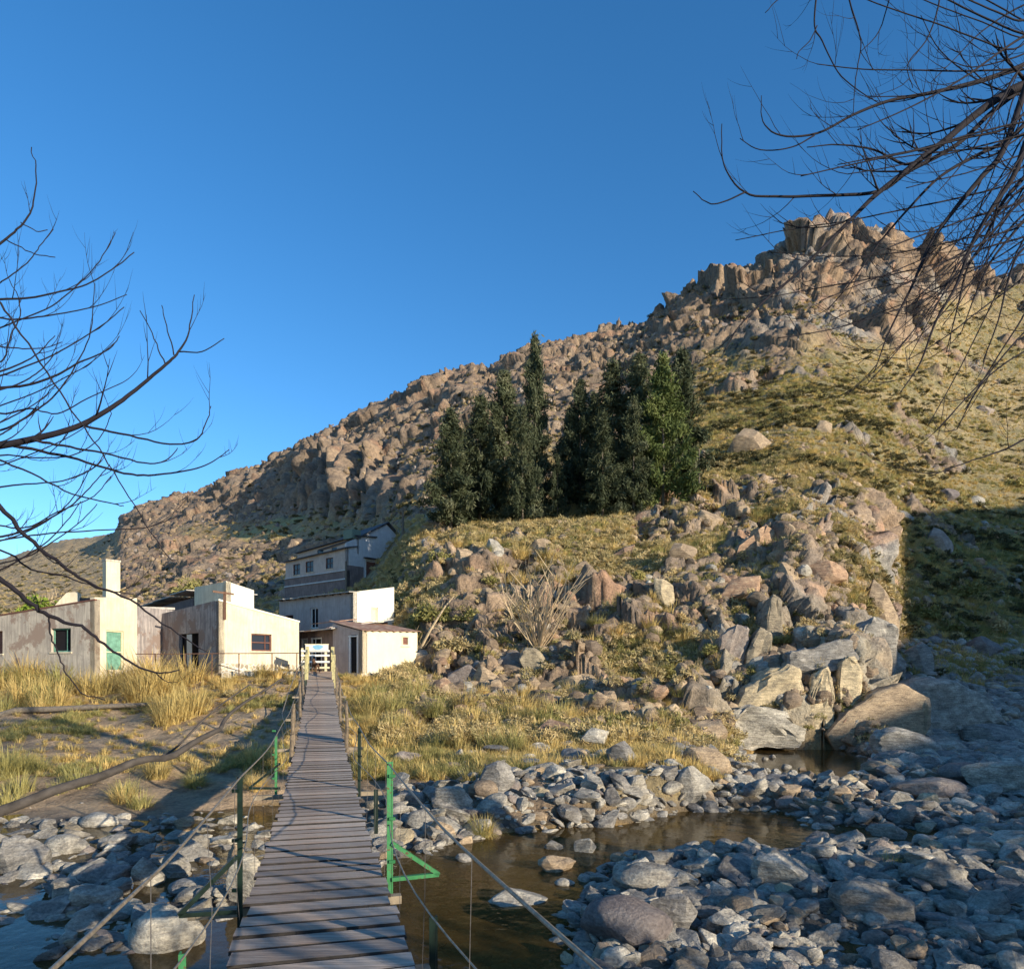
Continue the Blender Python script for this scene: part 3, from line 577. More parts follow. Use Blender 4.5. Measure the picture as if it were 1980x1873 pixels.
# ------------------------------------------------------------------ buildings
UL = np.array((-0.766, 0.643)); VR = np.array((0.643, 0.766))      # directions of the left-hand and the right-hand faces
class House:
    def __init__(s, name, label, K, z0, cat='house', group=None, UL_=UL, VR_=VR):
        s.K = np.array((K[0], K[1])); s.u = UL_; s.v = VR_; s.z0 = z0
        s.e = empty(name, (K[0], K[1], z0)); tag(s.e, label, cat, group)
    def P(s, p, q, z): a = s.K + s.u*p + s.v*q; return (a[0], a[1], z)
    def wall(s, face, L, off, zb, zt0, zt1, holes, mat, t=0.3, a0=0.0, name='wall', apex=None):
        """face 'L': along u at q=off (outer normal -v); 'R': along v at p=off (outer normal -u). roofline zt0..zt1 (or via apex (a,z))"""
        def pt(a, d, z): return s.P(a, off + d, z) if face == 'L' else s.P(off + d, a, z)
        def zt(a):
            if apex: aa, az = apex; return zt0 + (az - zt0) * (a - a0)/(aa - a0) if a <= aa else az + (zt1 - az) * (a - aa)/(L - aa)
            return zt0 + (zt1 - zt0) * (a - a0) / (L - a0)
        xs = sorted({a0, L} | {h[0] for h in holes} | {h[1] for h in holes} | ({apex[0]} if apex else set())); m = MB()
        zc = max([h[3] for h in holes] + [zb + 0.01])
        zs = sorted({zb, zc} | {h[2] for h in holes} | {h[3] for h in holes})
        for i in range(len(xs)-1):
            x0, x1 = xs[i], xs[i+1]
            cells = [(zs[j], zs[j], zs[j+1], zs[j+1]) for j in range(len(zs)-1)] + [(zc, zc, zt(x0), zt(x1))]
            for (za, zb_, zc0, zc1) in cells:
                if any(h[0] <= x0 + 1e-6 and x1 <= h[1] + 1e-6 and h[2] <= za + 1e-6 and (zc0 + zc1)/2 <= h[3] + 1e-6 for h in holes): continue
                for d in (0, t):
                    V = [pt(x0,d,za), pt(x1,d,zb_), pt(x1,d,zc1), pt(x0,d,zc0)]; m.add(V, [(0,1,2,3)])
            m.add([pt(x0,0,zt(x0)), pt(x1,0,zt(x1)), pt(x1,t,zt(x1)), pt(x0,t,zt(x0))], [(0,1,2,3)])
        for (h0, h1, z0, z1) in holes:
            for A, B in (((h0,z0),(h1,z0)), ((h1,z0),(h1,z1)), ((h1,z1),(h0,z1)), ((h0,z1),(h0,z0))):
                m.add([pt(A[0],0,A[1]), pt(B[0],0,B[1]), pt(B[0],t,B[1]), pt(A[0],t,A[1])], [(0,1,2,3)])
        for a in (a0, L): m.add([pt(a,0,zb), pt(a,t,zb), pt(a,t,zt(a)), pt(a,0,zt(a))], [(0,1,2,3)])
        return m.build(name, mat, s.e)
    def slab(s, name, pts, th, mat):
        """pts: 4 (p,q,z) corners of the top"""
        V = [s.P(*p) for p in pts] + [s.P(p[0], p[1], p[2]-th) for p in pts]
        return MB().add(V, [(0,1,2,3),(7,6,5,4),(0,4,5,1),(1,5,6,2),(2,6,7,3),(3,7,4,0)]).build(name, mat, s.e)
    def opening(s, face, h, off, kind, mat, frame=None, inset=0.12, bars=(), fr=0.07, glass=None):
        def pt(a, d, z): return Vector(s.P(a, off + d, z) if face == 'L' else s.P(off + d, a, z))
        h0, h1, z0, z1 = h; e = 0.004
        m = MB(); V = [pt(h0+e,inset,z0+e), pt(h1-e,inset,z0+e), pt(h1-e,inset,z1-e), pt(h0+e,inset,z1-e)]; V2 = [pt(h0+e,inset+.05,z0+e), pt(h1-e,inset+.05,z0+e), pt(h1-e,inset+.05,z1-e), pt(h0+e,inset+.05,z1-e)]
        m.add(V + V2, [(0,1,2,3),(7,6,5,4),(0,4,5,1),(1,5,6,2),(2,6,7,3),(3,7,4,0)])
        o = m.build(kind, mat, s.e)
        if kind == 'window' and h1 - h0 < 3:
            sl_ = MB(); q0, q1 = pt(h0-.08, -.05, z0-.07), pt(h1+.08, -.05, z0-.07); q2, q3 = pt(h1+.08, .12, z0-.07), pt(h0-.08, .12, z0-.07); u_ = Vector((0,0,.066)); sl_.add([q0,q1,q2,q3,q0+u_,q1+u_,q2+u_,q3+u_], [(3,2,1,0),(4,5,6,7),(0,1,5,4),(1,2,6,5),(2,3,7,6),(3,0,4,7)]); so_ = sl_.build('sill', M_cream, o); so_.matrix_parent_inverse = (s.e.matrix_basis @ o.matrix_parent_inverse @ o.matrix_basis).inverted()
        if frame:
            f_ = MB(); d = inset - 0.045; up = (0,0,1)
            for A, B in ((pt(h0+fr/2,d,z0), pt(h0+fr/2,d,z1)), (pt(h1-fr/2,d,z0), pt(h1-fr/2,d,z1)), (pt(h0,d,z1-fr/2), pt(h1,d,z1-fr/2))): f_.bar(A, B, fr, 0.06, up=(s.v[0],s.v[1],0) if abs((B-A).z) > .1 else (0,0,1))
            if kind == 'window': f_.bar(pt(h0,d,z0+fr/2), pt(h1,d,z0+fr/2), 0.06, fr)
            for b in bars:
                if b[0] == 'v': a = h0 + (h1-h0)*b[1]; f_.bar(pt(a,d,z0), pt(a,d,z1), 0.04, 0.04)
                else: z = z0 + (z1-z0)*b[1]; f_.bar(pt(h0,d,z), pt(h1,d,z), 0.04, 0.05)
            fo = f_.build('door_frame' if kind == 'door' else 'window_frame', frame, o); fo.matrix_parent_inverse = Matrix.Identity(4); fo.parent = o; fo.matrix_parent_inverse = s.e.matrix_basis.inverted() @ Matrix.Identity(4) if False else Matrix.Identity(4)
            fo.matrix_parent_inverse = (s.e.matrix_basis @ o.matrix_parent_inverse @ o.matrix_basis).inverted()
        return o
    def back(s, Lu, Lv, zb, zt, mat):
        """the two hidden walls and a floor"""
        m = MB(); P = s.P
        m.add([P(Lu,0,zb), P(Lu,Lv,zb), P(Lu,Lv,zt[1]), P(Lu,0,zt[0])], [(0,1,2,3)])
        m.add([P(Lu,Lv,zb), P(0,Lv,zb), P(0,Lv,zt[2]), P(Lu,Lv,zt[1])], [(0,1,2,3)])
        m.add([P(0,0,zb+.05), P(Lu,0,zb+.05), P(Lu,Lv,zb+.05), P(0,Lv,zb+.05)], [(0,1,2,3)])
        return m.build('wall', mat, s.e)
def ua(px, K, d):                                   # distance along d from K at which image column px is met
    t = (px - CX) / FX; return (t*K[1] - K[0]) / (d[0] - t*d[1])
# A: left cream house
KA = (W(183,1290,36).x, 36.0)
ULA = np.array((-0.94, 0.341)); VRA = np.array((0.341, 0.94))
A = House('cream_house', 'cream plastered house with green door and tall chimney at the left edge', KA, 0.2, UL_=ULA, VR_=VRA)
aL = 16.0
def hA(px0, px1, z0, z1): return (ua(px1, KA, ULA), ua(px0, KA, ULA), z0, z1)
wA1 = hA(99, 137, 1.05, 2.25); wA0 = hA(-22, 5, 1.0, 2.2)
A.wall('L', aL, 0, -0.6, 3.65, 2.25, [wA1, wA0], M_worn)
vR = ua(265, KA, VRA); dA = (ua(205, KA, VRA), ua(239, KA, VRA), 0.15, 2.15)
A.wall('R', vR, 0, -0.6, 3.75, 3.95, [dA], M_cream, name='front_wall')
A.opening('R', dA, 0, 'door', M_tgreen, M_tbeige, 0.14, bars=(('h',0.45),))
A.opening('L', wA1, 0, 'window', M_dark, M_tgreen, 0.2, bars=(('v',0.3),)); A.opening('L', wA0, 0, 'window', M_tbrown, None, 0.2)
A.back(aL, 5.5, -0.6, (2.1, 2.6, 3.4), M_worn)
A.slab('wall', [(0.31,vR+0.01,3.5),(0.02,vR+.01,3.5),(0.02,5.5,3.5),(0.31,5.5,3.5)], 4.0, M_adobe)
A.slab('roof', [(0.32,0.32,3.4),(aL-.05,0.32,2.1),(aL-.05,5.45,2.5),(0.32,5.45,3.7)], 0.12, M_roofg)
for q in (0,): 
    m = MB()
    V0 = [A.P(-0.04,-0.04,3.66), A.P(aL,-0.04,2.26), A.P(aL,0.1,2.26), A.P(-0.04,0.1,3.66)]; m.add([*V0, *[(a,b,c-.07) for a,b,c in V0]], [(0,1,2,3),(7,6,5,4),(0,4,5,1),(1,5,6,2),(2,6,7,3),(3,7,4,0)]); m.build('cornice', M_tbrown, A.e)
ch = W(197,1150,39.2); m = MB(); hw_ = 0.36
cu, cv = np.array((*UL,0))*0.24, np.array((*VR,0))*0.36
m.obox((ch.x+.35, 39.5, 4.75), cu, cv, (0,0,1.35)); o = m.build('chimney', M_cream, A.e)
m = MB(); m.obox((ch.x+.35, 39.5, 6.08), cu*1.12, cv*1.08, (0,0,0.05)); cp_ = m.build('chimney_cap', M_worn, o); cp_.matrix_parent_inverse = (A.e.matrix_basis @ o.matrix_parent_inverse).inverted()
# ruined gable behind
RG = W(150,1170,41.5); Rg = House('ruined_gable', 'broken cream gable wall standing behind the roof of the left house', (RG.x, RG.y), 3.0, 'wall')
V = []; prof = [(0,2.0),(0,4.55),(0.25,4.62),(0.9,4.58),(1.15,4.4),(1.5,4.15),(1.75,3.95),(2.3,3.5),(2.3,2.0)]
V = [W(150 - a*23.5, 0, 41.5) for a, z in prof]; V = [(p.x, 41.5 + 0.0, z) for p, (a, z) in zip(V, prof)]; n_ = len(V)
MB().add(V + [(a, b+.35, c) for a, b, c in V], [tuple(range(n_)), tuple(range(n_, 2*n_))[::-1]] + [(i, (i+1)%n_, (i+1)%n_+n_, i+n_) for i in range(n_)]).build('wall', M_cream, Rg.e)
MB().obox((W(163,1160,41.5).x, 42.2, 3.75), (0.42,0,0), (0,0.5,0), (0,0,0.55)).build('tank', M_roofd, Rg.e)
# B: middle-left house
KB = (W(423,1292,36).x, 36.0)
B = House('weathered_house', 'weathered plaster house with sloping parapet and a dark side wall left of the footbridge', KB, 0.1)
bL = ua(285, KB, UL); bR = ua(578, KB, VR)
def hB(px0, px1, z0, z1): return (ua(px1, KB, UL), ua(px0, KB, UL), z0, z1)
dB = hB(346, 384, 0.25, 2.05)
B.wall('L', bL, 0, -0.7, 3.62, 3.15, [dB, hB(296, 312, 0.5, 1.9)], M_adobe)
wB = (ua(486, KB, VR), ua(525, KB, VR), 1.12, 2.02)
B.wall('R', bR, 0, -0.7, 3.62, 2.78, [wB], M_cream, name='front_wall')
B.opening('L', dB, 0, 'door', M_dark, M_dark, 0.25)
pq = ua(362, KB, UL); pq2 = ua(372, KB, UL)
m = MB(); V = [Vector(B.P(pq2,-0.02,0.3)), Vector(B.P(pq,-0.02,0.3)), Vector(B.P(pq,-0.02,2.0)), Vector(B.P(pq2,-0.02,2.0))]; m.obox(sum(V, Vector())/4, tuple((V[1]-V[0])/2), (BD[0]*.02, .02, 0), (0,0,.85)); m.build('door', M_tgrey, B.e)
B.opening('L', hB(296, 312, 0.5, 1.9), 0, 'window', M_dark, M_tbrown, 0.2)
B.opening('R', wB, 0, 'window', M_glass, M_tbrown, 0.15, bars=(('h',0.5),('v',0.72)))
B.slab('roof', [(0.32,0.32,3.3),(bL-.05,0.32,2.95),(bL-.05,bR-.05,2.5),(0.32,bR-.05,2.5)], 0.1, M_roofg)
B.back(bL, bR, -0.7, (3.1, 2.6, 2.72), M_adobe)
m = MB(); V0 = [B.P(-0.05,-0.03,3.66), B.P(-0.05,bR+.03,2.82), B.P(0.33,bR+.03,2.82), B.P(0.33,-0.03,3.66)]; m.add([*V0, *[(a,b,c-.09) for a,b,c in V0]], [(0,1,2,3),(7,6,5,4),(0,4,5,1),(1,5,6,2),(2,6,7,3),(3,7,4,0)]); m.build('coping', M_white, B.e)
m = MB(); m.bar(Vector(B.P(-0.06,0.28,2.65)), Vector(B.P(-0.06,0.28,4.05)), 0.11, 0.11); m.bar(Vector(B.P(-0.08,-0.35,4.0)), Vector(B.P(-0.08,0.75,3.95)), 0.05, 0.09); m.build('pipe', M_rust, B.e)
m = MB(); V0 = [B.P(-0.035,0.1,-0.7), B.P(-0.035,bR,-0.7), B.P(-0.035,bR,0.45), B.P(-0.035,0.1,0.45)]; m.add([*V0, *[B.P(0.01, a, z) for a, z in ((0.1,-.7),(bR,-.7),(bR,.45),(0.1,.45))]], [(0,1,2,3),(0,4,5,1),(3,2,6,7),(1,5,6,2),(0,3,7,4)]); m.build('stone_footing', M_stone, B.e)
# B2: taller block behind B
KC = (W(437,1200,40.5).x, 40.5)
B2 = House('gabled_block', 'taller pale block with a pointed gable rising behind the weathered house', KC, 0.2)
l2 = ua(376, KC, UL); r2_ = ua(491, KC, VR)
B2.wall('L', l2, 0, 0, 5.08, 5.05, [], M_cream); B2.wall('R', r2_, 0, 0, 5.12, 4.75, [], M_white, name='front_wall'); B2.back(l2, r2_, 0, (5.0, 4.7, 4.7), M_cream)
B2.slab('roof', [(0.32,0.32,4.95),(l2,0.32,4.95),(l2,r2_,4.6),(0.32,r2_,4.6)], 0.1, M_roofg)
KD = (W(376,1200,44).x, 44.0); l3 = ua(274, KD, UL)
B3 = House('brick_lean_to', 'low brick block under buckled grey roof sheets behind the weathered house', KD, 0.2)
B3.wall('L', l3, 0, 0, 4.55, 4.1, [], M_brick); B3.wall('R', 4.0, 0, 0, 4.55, 4.2, [], M_brick, name='side_wall'); B3.back(l3, 4.0, 0, (4.1, 4.0, 4.0), M_brick)
for a, b, dzz in ((0, 0.30, 0.16), (0.30, 0.62, 0.05), (0.62, 1.05, 0.0)):
    B3.slab('roof_sheet', [(l3*a,-0.5,4.85+dzz-0.5*a),(l3*b,-0.5,4.85+dzz-0.5*b),(l3*b,4.2,4.95+dzz-0.5*b),(l3*a,4.2,4.95+dzz-0.5*a)], 0.06, M_roofg)
# S: shed beside the bridge end
KS = (W(701,1300,37).x, 37.0)
Sh = House('cream_shed', 'small cream shed with rusty roof beside the far end of the footbridge', KS, -0.3, 'shed')
sL = 2.5; sR = ua(807, KS, VR); dS = (ua(692, KS, UL), ua(673.5, KS, UL), -0.02, 1.95)
wS = (ua(777, KS, VR), ua(790, KS, VR), 1.45, 1.98)
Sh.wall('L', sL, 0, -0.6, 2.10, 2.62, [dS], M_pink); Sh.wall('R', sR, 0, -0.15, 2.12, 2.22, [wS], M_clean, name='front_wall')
Sh.wall('R', sR + 0.05, -0.04, -1.4, -0.05, 0.02, [], M_stone, name='stone_footing', t=0.4, a0=-0.1)
Sh.opening('L', dS, 0, 'door', M_dark, M_twhite, 0.1, fr=0.13)
a_, b_ = dS[1]-.14, dS[1]-.48; 
m = MB(); V0 = [Sh.P(a_,0.12,-0.02), Sh.P(b_,0.4,-0.02), Sh.P(b_,0.4,1.85), Sh.P(a_,0.12,1.85)]; m.add([*V0, *[(x+.03,y+.02,z) for x,y,z in V0]], [(0,1,2,3),(7,6,5,4),(0,4,5,1),(1,5,6,2),(2,6,7,3),(3,7,4,0)]); m.build('door_leaf', M_tgrey, Sh.e)
Sh.opening('R', wS, 0, 'window', M_tbrown, M_tbeige, 0.06)
Sh.back(sL, sR, -1.2, (2.6, 2.7, 2.2), M_pink)
m = MB(); nseg = 26
for i in range(nseg):
    q0, q1 = -0.12 + (sR+.3)*i/nseg, -0.12 + (sR+.3)*(i+1)/nseg; h0, h1 = 0.03*math.sin(i*2.1), 0.03*math.sin((i+1)*2.1)
    V0 = [Sh.P(-0.15,q0,2.16+h0+.03*q0), Sh.P(-0.15,q1,2.16+h1+.03*q1), Sh.P(sL+.2,q1,2.78+h1), Sh.P(sL+.2,q0,2.78+h0)]; m.add([*V0, *[(x,y,z-.03) for x,y,z in V0]], [(0,1,2,3),(7,6,5,4),(0,4,5,1),(1,5,6,2),(2,6,7,3),(3,7,4,0)])
m.build('roof', M_roofr, Sh.e)
# E: small lean-to between, with white frames
KE = (W(655,1290,38.9).x, 38.9)
E = House('patched_lean_to', 'low lean-to with patched sheet roof and white door frames between two houses', KE, 0.0, 'shed')
eL = ua(579, KE, UL); d1 = (ua(622,KE,UL), ua(601,KE,UL), 0.2, 1.95); d2 = (ua(595,KE,UL), ua(582,KE,UL), 0.2, 1.95)
E.wall('L', eL, 0, -0.5, 2.3, 2.35, [d1, d2], M_brick); E.wall('R', 1.2, 0, -0.5, 2.3, 2.4, [], M_pink, name='side_wall')
E.opening('L', d1, 0, 'door', M_dark, M_twhite, 0.1, fr=0.1, bars=(('v',0.62),)); E.opening('L', d2, 0, 'door', M_tgrey, M_twhite, 0.1, fr=0.1)
E.back(eL, 3.4, -0.5, (2.3, 2.9, 2.9), M_brick)
for a, b, z_, mt in ((-0.1, 0.4, 2.35, M_roofg), (0.4, 0.78, 2.30, M_roofr), (0.78, 1.1, 2.26, M_roofg)):
    E.slab('roof_sheet', [(eL*a,-0.75,z_),(eL*b,-0.75,z_-.05),(eL*b,3.5,z_+.62),(eL*a,3.5,z_+.72)], 0.06, mt)
E.slab('roof_sheet', [(eL*0.1,-0.2,2.75),(eL*0.62,-0.2,2.72),(eL*0.62,1.5,2.95),(eL*0.1,1.5,3.0)], 0.05, M_roofr)
# C: white middle building
KM = (W(683,1200,47).x, 47.0)
Cc = House('white_flat_house', 'white flat roofed house standing above the shed and the lean-to', KM, 1.5)
cL = ua(540, KM, UL); cR = ua(762, KM, VR)
w1 = (ua(615,KM,UL), ua(600,KM,UL), 3.05, 4.45); w2 = (ua(567,KM,UL), ua(552,KM,UL), 3.3, 4.1); w3 = (ua(717,KM,VR), ua(731,KM,VR), 3.4, 4.35)
Cc.wall('L', cL, 0, 0.0, 5.22, 5.18, [w1, w2], M_pink); Cc.wall('R', cR, 0, 0.0, 5.24, 5.86, [w3], M_white, name='front_wall')
Cc.opening('L', w1, 0, 'window', M_dark, M_twhite, 0.15, bars=(('v',0.5),)); Cc.opening('L', w2, 0, 'window', M_dark, M_tbrown, 0.15); Cc.opening('R', w3, 0, 'window', M_tbeige, M_white, 0.15)
Cc.back(cL, cR, 0, (5.1, 5.1, 5.8), M_pink)
Cc.slab('roof', [(0.31,0.31,5.1),(cL,0.31,5.05),(cL,cR,5.5),(0.31,cR,5.6)], 0.1, M_roofg)
m = MB(); rr = random.Random(5)
for i in range(9):
    a, b = cL*i/9, cL*(i+1)/9; z_ = 5.30 + rr.uniform(-.03,.03); V0 = [Cc.P(a-.02,-0.35,z_-.06), Cc.P(b,-0.35,z_-.06), Cc.P(b,0.5,z_), Cc.P(a-.02,0.5,z_)]; m.add([*V0, *[(x,y,z-.05) for x,y,z in V0]], [(0,1,2,3),(7,6,5,4),(0,4,5,1),(1,5,6,2),(2,6,7,3),(3,7,4,0)])
m.build('eave_sheets', M_roofg, Cc.e)
for i in range(10): MB().bar(Vector(Cc.P(cL*(i+.5)/10,-0.28,5.16)), Vector(Cc.P(cL*(i+.5)/10,0.0,5.18)), 0.09, 0.09).build('rafter', M_post, Cc.e)
# D: upper mill house
KU = (-18.3, 80.0)
D = House('hillside_mill', 'large two storey grey mill with clerestory roof and brick base high on the slope', KU, 9.6, 'building')
dL = ua(552, KU, UL); dR = ua(789, KU, VR)
def hD(px0, px1, z0, z1): return (ua(px1, KU, UL), ua(px0, KU, UL), z0, z1)
ws_ = [hD(567, 580, 11.6, 12.9), hD(591, 606, 11.7, 13.0), hD(630, 644, 11.75, 13.0)]
D.wall('L', dL, 0, 11.3, 13.75, 13.35, ws_, M_pink)
D.wall('L', dL+.05, -0.06, 6.0, 11.3, 11.3, [], M_brick, name='base_wall', t=0.5, a0=-0.05)
for h in ws_: D.opening('L', h, 0, 'window', M_glass, M_tbrown, 0.12, bars=(('v',0.5),('h',0.5)))
m = MB(); m.bar(Vector(D.P(0,-0.1,10.35)), Vector(D.P(dL,-0.1,10.35)), 0.12, 0.14); m.bar(Vector(D.P(0,-0.1,11.32)), Vector(D.P(dL,-0.1,11.32)), 0.1, 0.1); m.build('string_course', M_grey, D.e)
apx = ua(748, KU, VR); dd_ = (ua(706,KU,VR), ua(729,KU,VR), 10.6, 12.75); wd_ = (ua(739,KU,VR), ua(758,KU,VR), 11.9, 13.2)
D.wall('R', dR, 0, 8.5, 14.3, 14.9, [dd_, wd_], M_grey, name='gable_wall', apex=(apx, 17.25))
D.opening('R', dd_, 0, 'door', M_tbrown, M_twhite, 0.12, fr=0.2); D.opening('R', wd_, 0, 'window', M_glass, M_twhite, 0.12, fr=0.1, bars=(('v',0.5),))
m = MB(); V0 = [D.P(-0.05,-0.05,8.5), D.P(-0.05,dd_[0]-.25,8.5), D.P(-0.05,dd_[0]-.25,11.9), D.P(-0.05,-0.05,11.9)]; m.add([*V0, *[D.P(0.02, a, z) for a, z in ((-.05,8.5),(dd_[0]-.25,8.5),(dd_[0]-.25,11.9),(-.05,11.9))]], [(0,1,2,3),(0,4,5,1),(3,2,6,7),(1,5,6,2),(0,3,7,4)]); m.build('painted_dado', M_glass if False else M_brick, D.e)
m = MB(); m.obox(D.P(-0.15, (dd_[0]+dd_[1])/2, 12.98), (UL[0]*.25, UL[1]*.25, 0), (VR[0]*1.1, VR[1]*1.1, 0), (0,0,.06)); m.build('door_canopy', M_roofd, D.e)
gl_ = dL * 0.98; ov = 0.35
q1 = apx
D.slab('roof', [(-ov,1.3,15.1),(gl_*0.62,1.3,14.5),(gl_*0.62,q1,17.0),(-ov,q1,17.55)], 0.14, M_roofd)
D.slab('roof', [(-ov,q1,17.55),(gl_*0.62,q1,17.0),(gl_*0.62,dR+ov,14.6),(-ov,dR+ov,14.85)], 0.14, M_roofd)
cl0, cl1 = ua(577,KU,UL), ua(668,KU,UL)
hs_ = [(cl1+.5, cl1+1.1, 14.25, 14.75), (cl1+3.6, cl1+4.6, 13.95, 14.5), (cl1+6.2, cl1+7.4, 13.95, 14.45)]
D.wall('L', gl_, 1.5, 13.3, 15.25, 14.55, [h for h in hs_ if h[1] < gl_], M_pink, name='clerestory_wall', t=0.2)
for h in hs_:
    if h[1] < gl_: D.opening('L', h, 1.5, 'window', M_glass, None, 0.06)
D.slab('lower_roof', [(-0.2,-0.35,13.8),(dL+.2,-0.35,13.4),(dL+.2,1.5,13.75),(-0.2,1.5,14.2)], 0.12, M_roofd)
D.slab('clerestory_roof', [(-0.2,1.1,15.35),(gl_,1.1,14.65),(gl_,4.2,14.9),(-0.2,4.2,15.6)], 0.12, M_roofd)
D.back(dL, dR, 6, (13.0, 14.5, 14.9), M_pink)
m = MB(); m.obox(D.P(0.8,1.4,15.5), (UL[0]*.8,UL[1]*.8,0), (VR[0]*.6,VR[1]*.6,0), (0,0,.5)); m.build('roof_tank', simple('green grey tank', (.14,.19,.15)), D.e)
for q in (0.55, 3.0): pass
# low blue-grey wall left of the mill
Lw = House('retaining_wall', 'long grey retaining wall running downhill left of the hillside mill', (D.P(dL+.3,0.5,0)[0], D.P(dL+.3,0.5,0)[1]), 7.5, 'wall')
Lw.wall('L', 7.5, 0, 5.5, 10.6, 8.2, [], M_adobe, t=0.5)
# railing in front of house B
rl = empty('terrace_railing', W(420,1296,35)); tag(rl, 'thin rusty pipe railing in front of the weathered house', 'railing')
pts = [W(262,1264,34.6), W(340,1264,34.6), W(420,1263,34.6), W(500,1263,34.6), W(578,1262,34.6)]
MB().tube(pts, 0.025, 6).build('top_rail', M_rust, rl)
for i, p in enumerate([W(px, 1263, 34.6) for px in (300, 358, 410, 462, 526, 574)]):
    MB().bar((p.x, p.y, float(Hs(p.x, p.y)) - .2), p, 0.04, 0.04).build('post', M_rust, rl)
# stone retaining wall under the terrace
tw = empty('terrace_wall', W(500,1300,35.2)); tag(tw, 'low rubble stone wall along the terrace left of the bridge end', 'wall')
m = MB(); a = W(430,1300,35.1); b = W(585,1300,35.0)
m.obox(((a.x+b.x)/2, 35.2, -0.55), ((b.x-a.x)/2,0,0), (0,0.22,0), (0,0,0.62)); m.build('wall', M_stone, tw)
# gate with the sign at the bridge end
gt = empty('picnic_gate', W(612,1295,37)); tag(gt, 'pale timber gate with three rails closing the end of the footbridge', 'gate')
gy = 36.9; g0, g1 = W(583,0,gy).x, W(638,0,gy).x
for x in (g0+.05, W(597,0,gy).x, W(630,0,gy).x): MB().box(x-.05, x+.05, gy-.05, gy+.05, -0.1, 1.25).build('gate_post', M_tbeige, gt)
for z in (0.25, 0.55, 0.87, 1.10): MB().box(g0, g1, gy-.085, gy-.055, z-.05, z+.05).build('gate_rail', M_twhite if z > .5 else M_tbeige, gt)
sg = empty('notice_board', (W(614,0,gy).x, gy-.12, 1.2)); tag(sg, 'white notice board with a pale blue patch fixed on top of the timber gate', 'sign')
sx0, sx1 = W(592,0,gy).x, W(636,0,gy).x
MB().box(sx0, sx1, gy-.13, gy-.10, 1.12, 1.42).build('board', M_twhite, sg)
MB().box(sx0-.03, sx1+.03, gy-.14, gy-.09, 1.42, 1.46).build('frame', M_tbeige, sg)
c_ = W(616,0,gy).x; pts = [(c_ + 0.26*math.cos(a)*(1+.15*math.sin(3*a)), gy-.136, 1.29 + 0.12*math.sin(a)) for a in np.linspace(0, 2*math.pi, 20, endpoint=False)]
MB().add(pts, [tuple(range(20))]).build('printed_patch', M_blue, sg)
# dog
dg = W(610,1297,34.6); dz0 = dz(34.6) + 0.01
def skin_body(name, nodes, edges, mat, parent=None, sub=2):
    me = bpy.data.meshes.new(name); me.from_pydata([n[0] for n in nodes], edges, []); o = bpy.data.objects.new(name, me); COL.objects.link(o); me.materials.append(mat)
    md = o.modifiers.new('skin', 'SKIN')
    for i, n in enumerate(nodes): me.skin_vertices[0].data[i].radius = n[1]
    me.skin_vertices[0].data[0].use_root = True; md.use_smooth_shade = True; s_ = o.modifiers.new('sub', 'SUBSURF'); s_.levels = s_.render_levels = sub
    return o
X0, Y0, Z0 = dg.x, dg.y, dz0
nodes = [((0,0.25,.42),(.10,.10)), ((0,-.05,.42),(.115,.13)), ((0,-.20,.44),(.10,.12)), ((0,-.30,.55),(.065,.07)), ((0,-.36,.64),(.075,.075)), ((0,-.46,.61),(.04,.04)), ((0,-.52,.60),(.025,.025)),
 ((.09,-.2,.36),(.05,.05)), ((.10,-.19,.18),(.028,.028)), ((.10,-.21,.03),(.026,.026)), ((-.09,-.2,.36),(.05,.05)), ((-.10,-.19,.18),(.028,.028)), ((-.10,-.21,.03),(.026,.026)),
 ((.08,.27,.36),(.06,.06)), ((.10,.24,.22),(.035,.035)), ((.10,.32,.14),(.024,.024)), ((.10,.28,.03),(.026,.026)), ((-.08,.27,.36),(.06,.06)), ((-.10,.24,.22),(.035,.035)), ((-.10,.32,.14),(.024,.024)), ((-.10,.28,.03),(.026,.026)),
 ((0,.36,.46),(.03,.03)), ((0,.48,.52),(.018,.018)), ((.05,-.34,.72),(.018,.018)), ((-.05,-.34,.72),(.018,.018))]
edges = [(0,1),(1,2),(2,3),(3,4),(4,5),(5,6),(2,7),(7,8),(8,9),(2,10),(10,11),(11,12),(0,13),(13,14),(14,15),(15,16),(0,17),(17,18),(18,19),(19,20),(0,21),(21,22),(4,23),(4,24)]
dog = skin_body('dog', [((a[0]+X0, a[1]+Y0, a[2]+Z0), r_) for a, r_ in nodes], edges, M_dog); tag(dog, 'dark brown dog standing at the far end of the footbridge facing the viewer', 'dog')
# poles
def pole(px, pb, pt_, Y, label, r=0.09, arm=False):
    a = W(px, pb, Y); a.z = float(Hs(a.x, a.y)) - .3; b = W(px, pt_, Y)
    e = empty('utility_pole', a); tag(e, label, 'pole'); m = MB(); m.tube([a, (a+b)/2, b], [r, r*.85, r*.7], 8); m.build('shaft', M_bark2, e)
    if arm: MB().bar(b + Vector((-.5,0,-.2)), b + Vector((.5,0,-.2)), .08, .08).build('crossarm', M_bark2, e)
pole(1352, 940, 868, 66, 'thin grey pole standing right of the conifers', 0.10)
pole(779, 1035, 985, 78, 'pale pole standing between the mill and the conifers', 0.16)
pole(669, 1140, 1085, 74, 'short pale post standing in front of the mill', 0.12)
